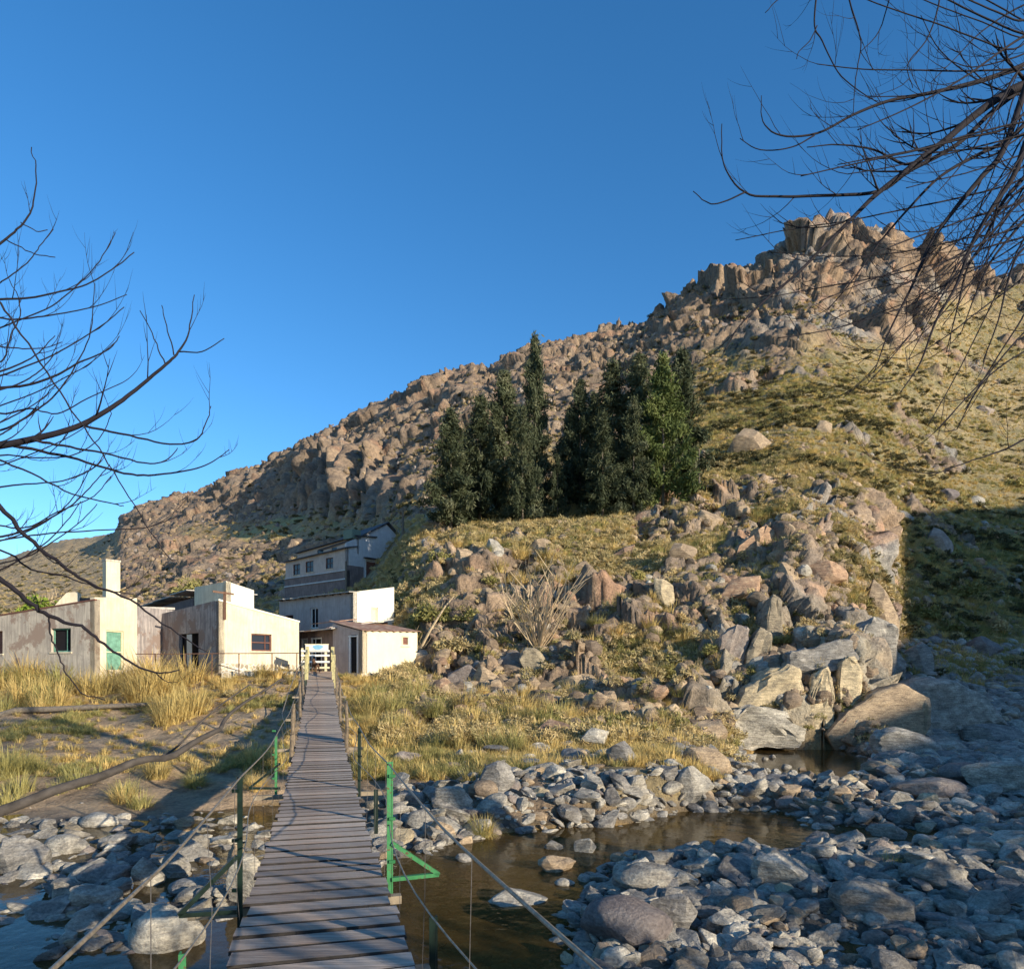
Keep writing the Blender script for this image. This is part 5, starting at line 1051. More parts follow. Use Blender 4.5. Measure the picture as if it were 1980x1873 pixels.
# leaf clouds (shrubs) and needles (conifers)
def leafcloud(n_, seed, rad=(1,1,1), size=0.07, clumps=14, squash=0.0, long=1.6):
    r = np.random.default_rng(seed); c = r.normal(size=(clumps,3)); c /= np.linalg.norm(c,axis=1)[:,None]; c *= r.uniform(.25,.85,(clumps,1)); c[:,2] = np.abs(c[:,2])*.9
    cr = r.uniform(.22,.42,clumps); k_ = r.integers(0, clumps, n_); d = r.normal(size=(n_,3)); d /= np.linalg.norm(d,axis=1)[:,None]
    P = c[k_] + d * (cr[k_]*r.uniform(.35,1,n_)**.5)[:,None]; P[:,2] = np.maximum(P[:,2], 0.02); P = P*np.array(rad)
    a = r.normal(size=(n_,3)) + d*0.8; a /= np.linalg.norm(a,axis=1)[:,None]; b = np.cross(a, r.normal(size=(n_,3))); b /= np.linalg.norm(b,axis=1)[:,None]
    s_ = size*r.uniform(.6,1.4,(n_,1)); a = a*s_*long; b = b*s_*.6
    return np.stack([P-a, P+b, P+a, P-b], 1).reshape(-1,3)
def twigs(n_, seed, L=1.0, r0=0.012, spread=0.9):
    r = random.Random(seed); m = MB()
    for _ in range(n_):
        a = r.uniform(0, 6.28); t = r.uniform(.05, spread); l = L*r.uniform(.6, 1.1); p = Vector((0,0,-.05)); pts = [p]
        d = Vector((math.cos(a)*math.sin(t), math.sin(a)*math.sin(t), math.cos(t)))
        for i in range(5): d = (d + Vector((r.uniform(-.2,.2), r.uniform(-.2,.2), r.uniform(-.05,.2)))).normalized(); p = p + d*l/5; pts.append(p)
        m.tube(pts, [r0*(1-.15*i) for i in range(6)], 3)
        for j in (2,3,4):
            q = pts[j]; d2 = (d + Vector((r.uniform(-.8,.8), r.uniform(-.8,.8), r.uniform(-.2,.5)))).normalized(); m.tube([q, q+d2*l*.15, q+d2*l*.3+Vector((0,0,.02))], [r0*.5, r0*.4, r0*.2], 3)
    return m
SHM = {}
def shrub(px, py_, size, mat, label, dens=1600, seed=0, flat=0.75, ymin=20, group=None, twig=True, Y=None):
    p = hit(px, py_, ymin) if Y is None else W(px, py_, Y); s = size/FX*p.y; key = (mat.name, seed % 4)
    if key not in SHM: SHM[key] = fastmesh('leaves', leafcloud(dens, 300+seed % 4, (1,1,flat), 0.055), 4, mat, linked=False).data
    if 'tw' not in SHM: o_ = twigs(26, 4, 0.95, 0.014, 1.1).build('stems', M_twig); SHM['tw'] = o_.data; bpy.data.objects.remove(o_)
    e = empty('shrub', p - Vector((0,0,.1*s)), seed*1.3); e.scale = (s,)*3; tag(e, label, 'shrub', group)
    o = bpy.data.objects.new('leaves', SHM[key]); COL.objects.link(o); o.parent = e
    o = bpy.data.objects.new('stems', SHM['tw']); COL.objects.link(o); o.parent = e
    return e
shrub(92, 1185, 58, M_shrubG, 'bright green bushy tree behind the roof of the cream house', seed=1, Y=47)
shrub(142, 1178, 30, M_shrubG, 'small green bush right of the bright tree behind the cream house', seed=2, Y=46)
shrub(368, 1142, 42, M_shrub, 'olive bushy tree behind the buckled roof sheets', seed=3, Y=62)
for i, (x, y_, s, mt, lab) in enumerate([(800,1230,46,M_shrub,'rounded olive shrub at the right corner of the white flat house'),(835,1215,50,M_shrub,'broad shrub right of the white flat house'),(870,1260,44,M_scrub,'greyish shrub right of the cream shed'),
  (905,1200,44,M_shrub,'olive shrub in the middle left of the knoll'),(815,1120,34,M_scrub,'dry shrub beside the hillside mill'),(850,1085,30,M_shrub,'low shrub on the crest right of the mill'),(950,1130,30,M_shrub,'yellowish shrub near the crest of the knoll'),
  (1000,1200,40,M_scrub,'grey dry shrub left of the bare bush'),(930,1260,30,M_shrub,'small green shrub above the dark broken rock'),(1110,1250,28,M_scrub,'dry shrub below the narrow upright slab'),(1150,1280,26,M_shrub,'green shrub above the dark brown block'),
  (1230,1120,26,M_shrub,'green shrub behind the orange wedge rock'),(1330,1200,34,M_scrub,'dry shrub under the pinkish slab'),(1390,1260,38,M_shrub,'olive shrub left of the dark banded face'),(1350,1300,36,M_scrub,'tangled dry shrub low on the right of the knoll'),
  (1440,1080,26,M_scrub,'dry shrub on the large orange ridge rock'),(1560,1200,32,M_shrub,'dark green bush beside the bright one in the hollow'),(1520,1240,28,M_shrub,'olive bush at the foot of the tall vertical slab'),
  (1690,1150,40,M_scrub,'grey bramble tangle on the rock at the edge of the shade'),(1540,1060,26,M_scrub,'dry shrub above the cave like gap'),(1250,1330,30,M_scrub,'dry shrub between the orange block and the grey rock'),(1200,1395,24,M_scrub,'low brown shrub at the bank edge'),(1290,1410,30,M_scrub,'brown dead brush above the gravel bar'),
  (1060,1350,26,M_shrub,'yellow green shrub at the foot of the dark block'),(1350,1430,22,M_scrub,'dead brush next to the cream cubic rock'),(1780,1190,44,M_shrub,'dark shrub in the shade right of the cliff'),(1860,1150,40,M_shrub,'dark shrub on the shaded slope'),(1920,1215,44,M_scrub,'brown thicket at the foot of the shaded slope'),(1830,1220,36,M_shrub,'low thicket above the upstream rocks'),
  (1960,940,26,M_shrub,'dark bush at the right frame edge above the shade'),(455,1345,22,M_scrub,'dark tangled brush on the left bank'),(478,1335,16,M_shrub,'small green weed beside the dark tangled brush')]):
    shrub(x, y_, s, mt, lab, seed=i)
shrub(1612, 1248, 50, M_shrubG, 'bright green bush inside the hollow of the cliff', seed=2, Y=36.5)
# bare bush on the knoll
p = hit(1040, 1262, 26); e = empty('bare_bush', p); tag(e, 'large bare bush with pale spreading branches in the middle of the knoll', 'bush')
s = 190/FX*p.y; tw = twigs(34, 77, s, 0.05, 0.75).build('branches', M_twig, None); tw.parent = e
p = hit(805, 1262, 26); e = empty('bare_bush', p); tag(e, 'pale leaning bare stem in the shrubs right of the cream shed', 'bush')
MB().tube([(0,0,-.2),(0.8,0,1.3),(1.6,0.1,2.6),(2.1,.2,3.2)], [.09,.07,.05,.03], 6).build('stem', M_twig, None).parent = e
twigs(10, 5, 1.4, .02, 1.0).build('branches', M_twig, None).parent = e
# conifers
def conifer_mesh(seed, n_br=105, dens=180, col=(0.0,)):
    r = np.random.default_rng(seed); L = []
    for b in range(n_br):
        t = (b + r.uniform(0,1))/n_br; t = 0.03 + 0.97*t; z = t; rad = 0.25*(1-t)**0.85*min(1, .65+t*2.5)*r.uniform(.3,1.5)**.8 + 0.014; a = r.uniform(0, 2*math.pi)
        nn_ = int(dens*(0.35 + rad*5)); s_ = np.sqrt(r.uniform(0.08,1,nn_)); up = r.uniform(-.15,.5)
        x = np.cos(a)*rad*s_; y_ = np.sin(a)*rad*s_; zz = z + rad*up*s_**1.6
        jit = 0.009 + 0.013*s_; P = np.stack([x, y_, zz], -1) + r.normal(size=(nn_,3))*jit[:,None]
        d = np.stack([np.full(nn_, np.cos(a))*.6, np.full(nn_, np.sin(a))*.6, np.full(nn_, r.uniform(-.7,.9))], -1) + r.normal(size=(nn_,3))*.55; d /= np.linalg.norm(d,axis=1)[:,None]
        w_ = np.cross(d, r.normal(size=(nn_,3))); w_ /= np.linalg.norm(w_,axis=1)[:,None]; l = r.uniform(.009,.026,(nn_,1)); L.append(np.stack([P-d*l, P+w_*l*.22, P+d*l, P-w_*l*.22], 1))
    return np.concatenate(L).reshape(-1,3)
CM = [fastmesh('crown', conifer_mesh(400+i), 4, M_con, linked=False).data for i in range(3)] + [fastmesh('crown', conifer_mesh(410), 4, M_conG, linked=False).data]
tm = MB(); tm.tube([(0,0,-.06),(0.002,0,.3),(-.002,.001,.65),(0,0,.97)], [.014,.010,.006,.002], 8); tmo = tm.build('trunk', M_bark2, None, True); TM = tmo.data; bpy.data.objects.remove(tmo)
CN = [(872,1012,798,64,0,1.25,'leftmost and lower dark conifer of the grove'),(928,1018,770,66,1,1.15,'dark conifer second from the left of the grove'),(975,1010,722,68,2,1.0,'dark conifer standing left of the tallest one'),
 (1035,1012,655,70,0,0.62,'tallest conifer of the grove with a narrow dark spire'),(1010,1020,790,63,1,0.8,'short conifer in front of the tallest one'),(1122,1015,738,68,2,0.85,'dark conifer right of the gap in the grove'),(1078,1018,880,64,0,0.9,'low dark conifer filling the foot of the gap'),
 (1185,1008,705,67,1,1.15,'broad grey green conifer in the right half of the grove'),(1235,1012,690,66,2,1.1,'broad mottled conifer left of the bright green one'),(1282,1000,692,63,3,1.0,'bright green conifer near the right end of the grove'),(1318,985,682,67,0,0.95,'rightmost dark conifer of the grove'),
 (1100,1018,800,72,0,1.1,'dark conifer behind the gap of the grove'),(905,1010,835,70,2,1.2,'dark conifer behind the left end of the grove'),(1150,1010,765,72,0,1.1,'dark conifer behind the broad grey green one'),
 (1165,1030,800,62,1,1.0,'lower conifer at the front of the right half of the grove'),(1225,1028,775,62,0,0.95,'front mottled conifer below the broad ones')]
for i, (px, pb, pt_, Y, mi, fat, lab) in enumerate(CN):
    a = W(px, pb, Y); a.z = min(float(Hs(a.x, a.y)), a.z + 1.5); h = (HY-pt_)/FX*Y - a.z; e = empty('conifer', a, i*1.9); e.scale = (h*fat*.86, h*fat*.86, h); tag(e, lab, 'tree')
    o = bpy.data.objects.new('trunk', TM); COL.objects.link(o); o.parent = e
    o = bpy.data.objects.new('crown', CM[mi]); COL.objects.link(o); o.parent = e
# ------------------------------------------------------------------ bare willows
def spline(P, n_=6):
    P = [P[0]*2-P[1]] + P + [P[-1]*2-P[-2]]; out = []
    for i in range(1, len(P)-2):
        a, b, c, d = P[i-1], P[i], P[i+1], P[i+2]
        for k_ in range(n_):
            t = k_/n_; out.append(0.5*((2*b) + (c-a)*t + (2*a-5*b+4*c-d)*t*t + (3*b-a-3*c+d)*t**3))
    out.append(P[-2]); return out
def twig(m, p, d, L, r, rn, lvl, curl):
    """a thin shoot that curls, with side shoots"""
    n_ = 7; pts = [p]; dd = d.copy()
    for i in range(n_):
        dd = (dd + curl*(0.16 if lvl else 0.12) + Vector((rn.uniform(-.09,.09), rn.uniform(-.09,.09), rn.uniform(-.09,.09)))).normalized(); pts.append(pts[-1] + dd*L/n_)
    m.tube(pts, [r*(1-.8*i/n_) for i in range(n_+1)], 4)
    if lvl > 0:
        for i in range(2, n_):
            if rn.random() < .62:
                s_ = Vector((rn.uniform(-1,1), rn.uniform(-1,1), rn.uniform(-.6,1))); d2 = (dd*0.9 + s_*0.75).normalized(); twig(m, pts[i], d2, L*rn.uniform(.3,.6), r*.55, rn, lvl-1, curl)
def limb(m, trace, Y0, Y1, r0, r1, rn, curl, shoots=1.0, slen=0.7, lvl=1, trunk=None):
    r1 = max(r1, .004)
    n_ = len(trace); P = [W(px, py_, Y0 + (Y1-Y0)*i/(n_-1)) for i, (px, py_) in enumerate(trace)]; 
    if trunk and not (0 < trace[0][0] < 1980 and trace[0][1] > 0):
        top = trace[0][1] < 0 and trace[0][0] < 1980; az = min(max(P[0].z - (-.2 if top else .6), trunk[0].z + 1), trunk[-1].z)
        k_ = next(i for i in range(1, len(trunk)) if trunk[i].z >= az - 1e-6); t_ = (az - trunk[k_-1].z)/(trunk[k_].z - trunk[k_-1].z); q = trunk[k_-1].lerp(trunk[k_], t_)
        R_ = spline([q, (q + P[0])/2 + Vector((0, 0, 1.3 if top else .1)), P[0]], 5); m.tube(R_, [r0*1.7, r0*1.2, r0], 6)
    Q = spline(P, 5); N = len(Q)
    rad = [r0 + (r1-r0)*(i/(N-1))**.8 for i in range(N)]; Q = [q + Vector((rn.uniform(-.006,.006),)*3)*(1 if i else 0) for i, q in enumerate(Q)]; m.tube(Q, rad, 6)
    acc = 0
    for i in range(1, N):
        seg = (Q[i]-Q[i-1]).length; acc += seg
        if acc > 0.30/max(shoots, .01) and rn.random() < .75:
            acc = 0; T = (Q[i]-Q[i-1]).normalized(); s_ = Vector((rn.uniform(-1,1), rn.uniform(-1,1), rn.uniform(-.7,1))); twig(m, Q[i], (T*1.0 + s_*.7).normalized(), slen*rn.uniform(.4,1.1), max(rad[i]*.45, .0042), rn, lvl, curl)
up = Vector((0,0,1))
rn = random.Random(8)
LT_ = [Vector((-9.0,7.2,-2.8)), Vector((-8.8,7.1,-1)), Vector((-8.5,7.0,1)), Vector((-8.6,7.1,3.4)), Vector((-8.2,7.2,5.6))]
RT_ = [Vector((9.5,8.0,-3.6)), Vector((9.3,8.0,-1)), Vector((8.9,7.9,2)), Vector((8.2,7.8,4.6)), Vector((7.6,7.7,6.3)), Vector((7.2,7.6,9.0))]
lt = empty('bare_willow', (-9.0, 7.2, -2.6)); tag(lt, 'leafless tree reaching in from the left edge with upward curling twigs', 'tree')
LB = [([(-140,900),(-60,872),(20,858),(100,840),(160,820),(220,785),(260,755),(320,705),(345,680),(365,640),(376,570)], 6.6, 7.2, .042, .004, .5),
 ([(320,705),(298,655),(272,600)],7.1,7.1,.007,.003,0), ([(336,686),(322,630),(314,590)],7.1,7.2,.007,.003,0), ([(345,680),(390,680),(432,655)],7.1,7.1,.007,.003,0),
 ([(-100,830),(-40,848),(60,868),(150,888),(240,915),(300,918),(370,908),(410,893),(445,868)], 7.4, 7.6, .022, .003, .6),
 ([(60,850),(120,862),(200,875),(280,895),(320,890),(345,865)], 6.7, 6.9, .014, .003, .6), ([(160,822),(250,842),(330,858),(380,850),(400,815),(408,785)], 6.8, 7.0, .012, .003, .8),
 ([(-20,560),(30,630),(90,720),(150,810),(200,880),(250,960),(300,1040),(335,1085)], 6.0, 6.4, .010, .004, 0),
 ([(-120,770),(-20,752),(50,745),(110,725),(150,702),(180,690),(215,672),(230,650)], 7.2, 7.3, .016, .003, .9), ([(-100,860),(-30,880),(60,915),(140,955),(220,975),(240,978)], 6.5, 6.7, .014, .003, .7),
 ([(-80,830),(0,832),(60,800),(110,760),(150,700),(175,640),(182,550)], 7.6, 7.8, .013, .003, .6), ([(-60,960),(0,942),(60,935),(120,930),(180,905),(200,880)], 6.9, 7.0, .010, .003, .6),
 ([(-120,910),(-20,960),(50,1035),(120,1092),(180,1130),(250,1160),(330,1215),(400,1260)], 5.6, 5.6, .022, .004, .35), ([(-120,1000),(-20,1100),(40,1150),(85,1185),(125,1202),(165,1213),(200,1245),(250,1280),(300,1300),(345,1296)], 5.4, 5.4, .022, .005, .3),
 ([(-60,1040),(20,1070),(60,1100),(130,1115),(200,1140),(270,1150)], 5.8, 5.9, .010, .003, .5), ([(95,1190),(100,1230),(115,1270),(135,1310),(165,1342),(205,1352)],5.4,5.5,.008,.003,0),
 ([(-100,530),(-20,485),(20,455),(50,425),(65,390),(70,330),(60,285)], 7.0, 7.2, .014, .003, .3), ([(10,462),(60,488),(105,498)],7.0,7.1,.006,.003,0), ([(40,430),(70,447),(90,445)],7.0,7.1,.005,.002,0),
 ([(-60,1055),(0,1045),(100,1030),(200,1025),(280,1020),(345,998)], 6.2, 6.4, .009, .003, .4), ([(-100,980),(-20,1010),(50,1020),(110,990),(180,960),(215,920)], 7.0, 7.4, .011, .003, .6),
 ([(-60,660),(0,700),(20,650),(40,600),(20,540)], 7.4, 7.5, .010, .003, .8), ([(-60,900),(0,880),(80,885),(140,880),(190,850),(215,800)], 7.3, 7.5, .010, .003, .7), ([(-60,780),(0,800),(60,790),(110,800),(170,770),(225,745)],6.4,6.6,.010,.003,.7)]
for _ in range(16):
    x0, y0 = rn.uniform(-60,10), rn.uniform(560,1120); a = rn.uniform(-.25,.25); L_ = rn.uniform(130,330); pts = [(x0-80,y0+10),(x0,y0)]; x, y_ = x0, y0
    for i in range(5): a -= rn.uniform(0,.28); x += math.cos(a)*L_/5; y_ += math.sin(a)*L_/5; pts.append((x, y_))
    Yd = rn.uniform(6.2,7.8); LB.append((pts, Yd, Yd+.2, rn.uniform(.008,.013), .004, .7))
BR_ = []
for tr_, Y0, Y1, r0, r1, sh in LB:
    m = MB(); limb(m, tr_, Y0, Y1, r0, r1, rn, up, sh, 0.55, 1, LT_); BR_.append(m.build('branch', M_bark, lt, True))
m = MB(); m.tube(spline(LT_), [.28,.2,.08], 10); m.build('trunk', M_bark, lt, True)
lb = empty('broken_limb', (-6.5, 5.2, -2.9)); tag(lb, 'thick dark crooked limb stretching across the lower left in front of the bank', 'branch')
m = MB(); rn = random.Random(4); limb(m, [(-260,1640),(-100,1600),(0,1568),(100,1530),(200,1498),(270,1470),(330,1462),(380,1432),(425,1410)], 4.6, 6.0, .05, .022, rn, up, 0)
limb(m, [(425,1410),(440,1385),(470,1360),(510,1335),(545,1312)], 6.0, 6.9, .02, .008, rn, up, .2, .3, 0); limb(m, [(300,1468),(340,1445),(390,1395),(430,1360),(480,1325)], 5.7, 6.6, .010, .006, rn, up, .2, .3, 0); m.build('limb', M_bark3, lb, True)
rt = empty('bare_willow', (9.5, 8.0, -3.0)); tag(rt, 'leafless tree hanging in from the upper right with a dense fan of drooping twigs', 'tree')
rn = random.Random(18)
RB = [([(2160,60),(2040,90),(1980,125),(1900,155),(1800,180),(1720,195),(1650,222),(1580,258),(1510,262),(1475,235),(1472,185)], 8.6, 7.6, .032, .003, .4), ([(1575,262),(1530,285),(1470,290),(1430,268)],7.7,7.6,.008,.003,.3),
 ([(2120,110),(2040,150),(1980,165),(1930,190),(1870,235),(1830,270),(1790,300),(1740,340),(1690,380),(1640,430),(1590,480),(1540,530),(1480,580),(1430,630),(1400,680)], 7.4, 6.6, .055, .005, .7),
 ([(1985,165),(1920,215),(1850,280),(1760,330),(1700,370),(1600,378),(1500,380),(1440,372),(1400,320),(1395,240)], 7.6, 7.0, .03, .004, .6), ([(1440,372),(1400,390),(1370,393),(1340,370)],7.0,7.0,.008,.003,0),
 ([(1800,300),(1750,318),(1690,290),(1620,280),(1560,285)], 7.2, 7.0, .016, .003, .6), ([(1990,150),(1940,290),(1900,340),(1850,400),(1800,470),(1760,560),(1720,640),(1690,720)], 7.0, 6.5, .035, .004, .7),
 ([(2040,170),(1990,230),(1950,270),(1890,300),(1820,340),(1760,400),(1700,470),(1650,540),(1600,600)], 7.8, 7.2, .03, .004, .7), ([(2030,190),(1990,260),(1960,340),(1920,400),(1880,470),(1850,550),(1810,620),(1780,700),(1740,760)], 6.6, 6.2, .032, .004, .7),
 ([(2040,240),(1990,330),(1940,390),(1900,470),(1870,520),(1850,600),(1830,680)], 7.2, 6.8, .026, .004, .7), ([(2050,320),(2000,400),(1960,450),(1920,500),(1890,560),(1860,640)], 6.8, 6.6, .02, .004, .7),
 ([(1590,-120),(1580,-20),(1575,50),(1590,80),(1620,140),(1660,175),(1700,200)], 8.0, 7.8, .012, .004, .5), ([(1650,-120),(1640,-20),(1660,60),(1665,90),(1655,150),(1650,220)], 8.4, 8.0, .012, .004, .5), ([(1760,-120),(1725,-20),(1700,60),(1665,100)],8.2,8.1,.010,.003,.5),
 ([(1840,-120),(1820,-20),(1810,30),(1790,80),(1755,125),(1765,170)], 7.8, 7.6, .012, .003, .6), ([(1600,-100),(1560,-20),(1510,-4),(1480,25)],8.0,8.0,.009,.003,.5), ([(1580,50),(1565,80),(1545,100),(1540,115)],7.9,7.9,.006,.003,0),
 ([(2100,800),(2000,840),(1940,870),(1880,890),(1800,920)], 6.0, 5.8, .012, .004, .4), ([(2080,60),(1990,100),(1950,115),(1880,130),(1830,115)],8.0,7.9,.012,.003,.8), ([(2080,-20),(1980,10),(1900,60),(1850,110),(1800,160)],8.4,8.2,.012,.003,.9),
 ([(2100,200),(2000,190),(1900,160),(1820,100),(1780,30)],8.6,8.4,.014,.003,.8), ([(2080,420),(1980,480),(1950,540),(1930,620),(1900,700)],6.3,6.2,.014,.004,.7), ([(2080,640),(1980,680),(1900,740),(1850,830)],6.2,6.1,.010,.003,.8)]
for _ in range(40):                       # more limbs of the same fan
    x0, y0 = 2000 + rn.uniform(-60,50), rn.uniform(20,560); a = math.radians(rn.uniform(105, 172) if y0 > 110 else rn.uniform(140, 215)); L_ = rn.uniform(240,560); pts = [(x0+60, y0-50), (x0, y0)]; x, y_ = x0, y0
    for i in range(5): a += rn.uniform(-.05,.13); x += math.cos(a)*L_/5; y_ -= -math.sin(a)*L_/5; pts.append((x, y_)); 
    Yd = rn.uniform(6.2,8.6); RB.append((pts, Yd, Yd-rn.uniform(.1,.7), rn.uniform(.007,.014), .003, .55))
for tr_, Y0, Y1, r0, r1, sh in RB:
    m = MB(); limb(m, tr_, Y0, Y1, r0, r1, rn, Vector((-.15,0,.8)), sh*1.25, 0.75, 1, RT_); m.build('branch', M_bark, rt, True)
m = MB(); m.tube(spline(RT_), [.32,.22,.07], 10); m.build('trunk', M_bark, rt, True)
# ------------------------------------------------------------------ uncountable stuff: instanced ground cover
PC = {}
def protos(key, meshes):
    c = bpy.data.collections.new(key)
    for i, me in enumerate(meshes): o = bpy.data.objects.new('%s_%02d' % (key, i), me); c.objects.link(o)
    return c
def scatter(name, pts, scl, rot, pc, label=None, cat=None):
    me = bpy.data.meshes.new(name); me.vertices.add(len(pts)); me.vertices.foreach_set('co', np.asarray(pts, np.float32).reshape(-1))
    a = me.attributes.new('scl', 'FLOAT_VECTOR', 'POINT'); a.data.foreach_set('vector', np.asarray(scl, np.float32).reshape(-1))
    a = me.attributes.new('rot', 'FLOAT_VECTOR', 'POINT'); a.data.foreach_set('vector', np.asarray(rot, np.float32).reshape(-1))
    o = bpy.data.objects.new(name, me); COL.objects.link(o); o['kind'] = 'stuff'; tag(o, label, cat)
    ng = bpy.data.node_groups.new(name, 'GeometryNodeTree'); ng.interface.new_socket('Geometry', in_out='INPUT', socket_type='NodeSocketGeometry'); ng.interface.new_socket('Geometry', in_out='OUTPUT', socket_type='NodeSocketGeometry')
    N = ng.nodes; gi = N.new('NodeGroupInput'); go = N.new('NodeGroupOutput'); ip = N.new('GeometryNodeInstanceOnPoints'); ci = N.new('GeometryNodeCollectionInfo')
    ci.inputs[0].default_value = pc; ci.inputs['Separate Children'].default_value = True; ci.inputs['Reset Children'].default_value = True; ip.inputs['Pick Instance'].default_value = True
    s_ = N.new('GeometryNodeInputNamedAttribute'); s_.data_type = 'FLOAT_VECTOR'; s_.inputs[0].default_value = 'scl'; r_ = N.new('GeometryNodeInputNamedAttribute'); r_.data_type = 'FLOAT_VECTOR'; r_.inputs[0].default_value = 'rot'
    L_ = ng.links.new; L_(gi.outputs[0], ip.inputs['Points']); L_(ci.outputs[0], ip.inputs['Instance']); L_(s_.outputs[0], ip.inputs['Scale']); L_(r_.outputs[0], ip.inputs['Rotation']); L_(ip.outputs[0], go.inputs[0])
    md = o.modifiers.new('scatter', 'NODES'); md.node_group = ng; return o
def samp(n_, ylo, yhi, clo, chi, mask, seed, zmode=None):
    """random grid vertices with probability ~ mask, evenly in the view"""
    r = np.random.default_rng(seed); y = np.exp(r.uniform(math.log(ylo), math.log(yhi), n_*3)) if ylo > 0 else r.uniform(ylo, yhi, n_*3)
    x = (r.uniform(clo, chi, n_*3) - CX)/FX*np.maximum(y, 12 if ylo < 12 else 1); z = Hs(x, y); mk = mask(x, y, z, r); k_ = r.uniform(0, 1, n_*3) < mk; x, y, z = x[k_][:n_], y[k_][:n_], z[k_][:n_]
    return np.stack([x, y, z], -1), r
def gm(A):                                             # sample a grid quantity
    return lambda x, y: Hs(x, y, A)
ROCKm = gm(mr); 
def sc3(r, n_, a, b, flat=1.0, p=1.0): s_ = (a + (b-a)*r.uniform(0,1,n_)**p); return np.stack([s_*r.uniform(.7,1.3,n_), s_*r.uniform(.7,1.3,n_), s_*flat*r.uniform(.7,1.3,n_)], -1)
def rt3(r, n_, t=0.3): return np.stack([r.uniform(-t,t,n_), r.uniform(-t,t,n_), r.uniform(0,6.28,n_)], -1)
lowR = [rock_mesh('stone', 500+i, 2, 7, 0.10, 0.68, smooth=False) for i in range(6)]
pcG = protos('gravel_stone', [with_mat(m_, mt) for m_ in lowR for mt in (M_rgrey, M_rblue)] + [with_mat(lowR[0], M_rwarm), with_mat(lowR[3], M_rbrown)])
pcC = protos('cobble', [with_mat(m_, mt) for m_ in (RM[0], RM[2], RM[4], RL[0], RL[2], RS[1]) for mt in (M_rgrey, M_rblue)] + [with_mat(RM[1], M_rwarm), with_mat(RM[5], M_rpale)])
M_rscree = rock_mat('dull scree rock', (.12,.09,.065), (.21,.155,.11), (.31,.24,.17))
pcM = protos('scree_rock', [with_mat(m_, mt) for m_ in lowR for mt in (M_rscree,)] + [with_mat(lowR[1], M_rbrown), with_mat(lowR[2], M_rwarm)])
pcK = protos('slope_rock', [with_mat(m_, mt) for m_ in lowR for mt in (M_rwarm, M_rscree)] + [with_mat(lowR[1], M_rred), with_mat(lowR[2], M_rgrey)])
def m_gravel(x, y, z, r):
    px = CX + FX*x/np.maximum(y, 3); py_ = HY - FX*z/np.maximum(y, 3)
    return ((z < np.where((px > 880) & (px < 1480), -2.5, -2.85)) & (pool(x, y) < np.where(px < 640, 1.0, 0.3))) * np.where(px < 640, .34, .8) * np.where((px < 760) & (py_ < 1585) & (y > 8), 0.05, 1) * np.where((px < 880) & (py_ < 1520), .1, 1)
P_, r = samp(24000, 3.5, 46, -300, 2300, m_gravel, 71); n_ = len(P_); s_ = sc3(r, n_, .022, .20, .48, 2.8) * np.interp(P_[:,1], [4, 12, 40], [.6, 1.0, 1.7])[:,None]
P_[:,2] += s_[:,2]*.3; scatter('river_gravel', P_, s_, rt3(r, n_, .7), pcG, 'loose flat slate stones covering the river banks', 'gravel')
P_, r = samp(2600, 3.5, 40, -300, 2300, m_gravel, 171); n_ = len(P_); s_ = sc3(r, n_, .10, .34, .55, 1.8) * np.interp(P_[:,1], [4, 12, 40], [.6, 1.0, 1.7])[:,None]
P_[:,2] += s_[:,2]*.35; scatter('river_cobbles', P_, s_, rt3(r, n_, .6), pcC, 'fist to head sized stones lying in the gravel', 'gravel')
def m_ups(x, y, z, r):
    px = CX + FX*x/y; py_ = HY - FX*z/y; return ((px > 1690) & (py_ > 1240)) * 1.0
P_, r = samp(4000, 24, 60, 1690, 2300, m_ups, 72); n_ = len(P_); s_ = sc3(r, n_, .12, .55, .55, 2.0); P_[:,2] += s_[:,2]*.2; scatter('upstream_gravel', P_, s_, rt3(r, n_, .4), pcG, 'broken dark stones of the upstream bed in the shade', 'gravel')
P_, r = samp(3500, 3.5, 22, -400, 1700, lambda x, y, z, r: (pool(x, y) > .1)*1.0, 73); n_ = len(P_); s_ = sc3(r, n_, .05, .2, .35, 2); scatter('submerged_stones', P_, s_, rt3(r, n_, .3), pcG, 'brown stones lying under the shallow water', 'gravel')
# scree and blocks on the mountain
def m_scree(x, y, z, r): return np.clip(ROCKm(x, y)*1.1, 0, 1)
P_, r = samp(13000, 90, 380, -100, 2100, m_scree, 74); n_ = len(P_); s_ = sc3(r, n_, .15, .95, 1.1, 3.2) * np.interp(P_[:,1], [90, 200, 380], [.7, 1.0, 1.6])[:,None]; scatter('mountain_scree', P_, s_, rt3(r, n_, .6), pcM, 'broken brown blocks and pinnacles covering the mountain face', 'scree')
P_, r = samp(12000, 27, 90, 780, 2100, lambda x, y, z, r: (0.15 + .85*np.clip(ROCKm(x, y), 0, 1)) * (z > -2.6), 75); n_ = len(P_); s_ = sc3(r, n_, .06, .5, .9, 3.0); scatter('slope_stones', P_, s_, rt3(r, n_, .5), pcK, 'small weathered stones strewn over the knoll and slope', 'stones')
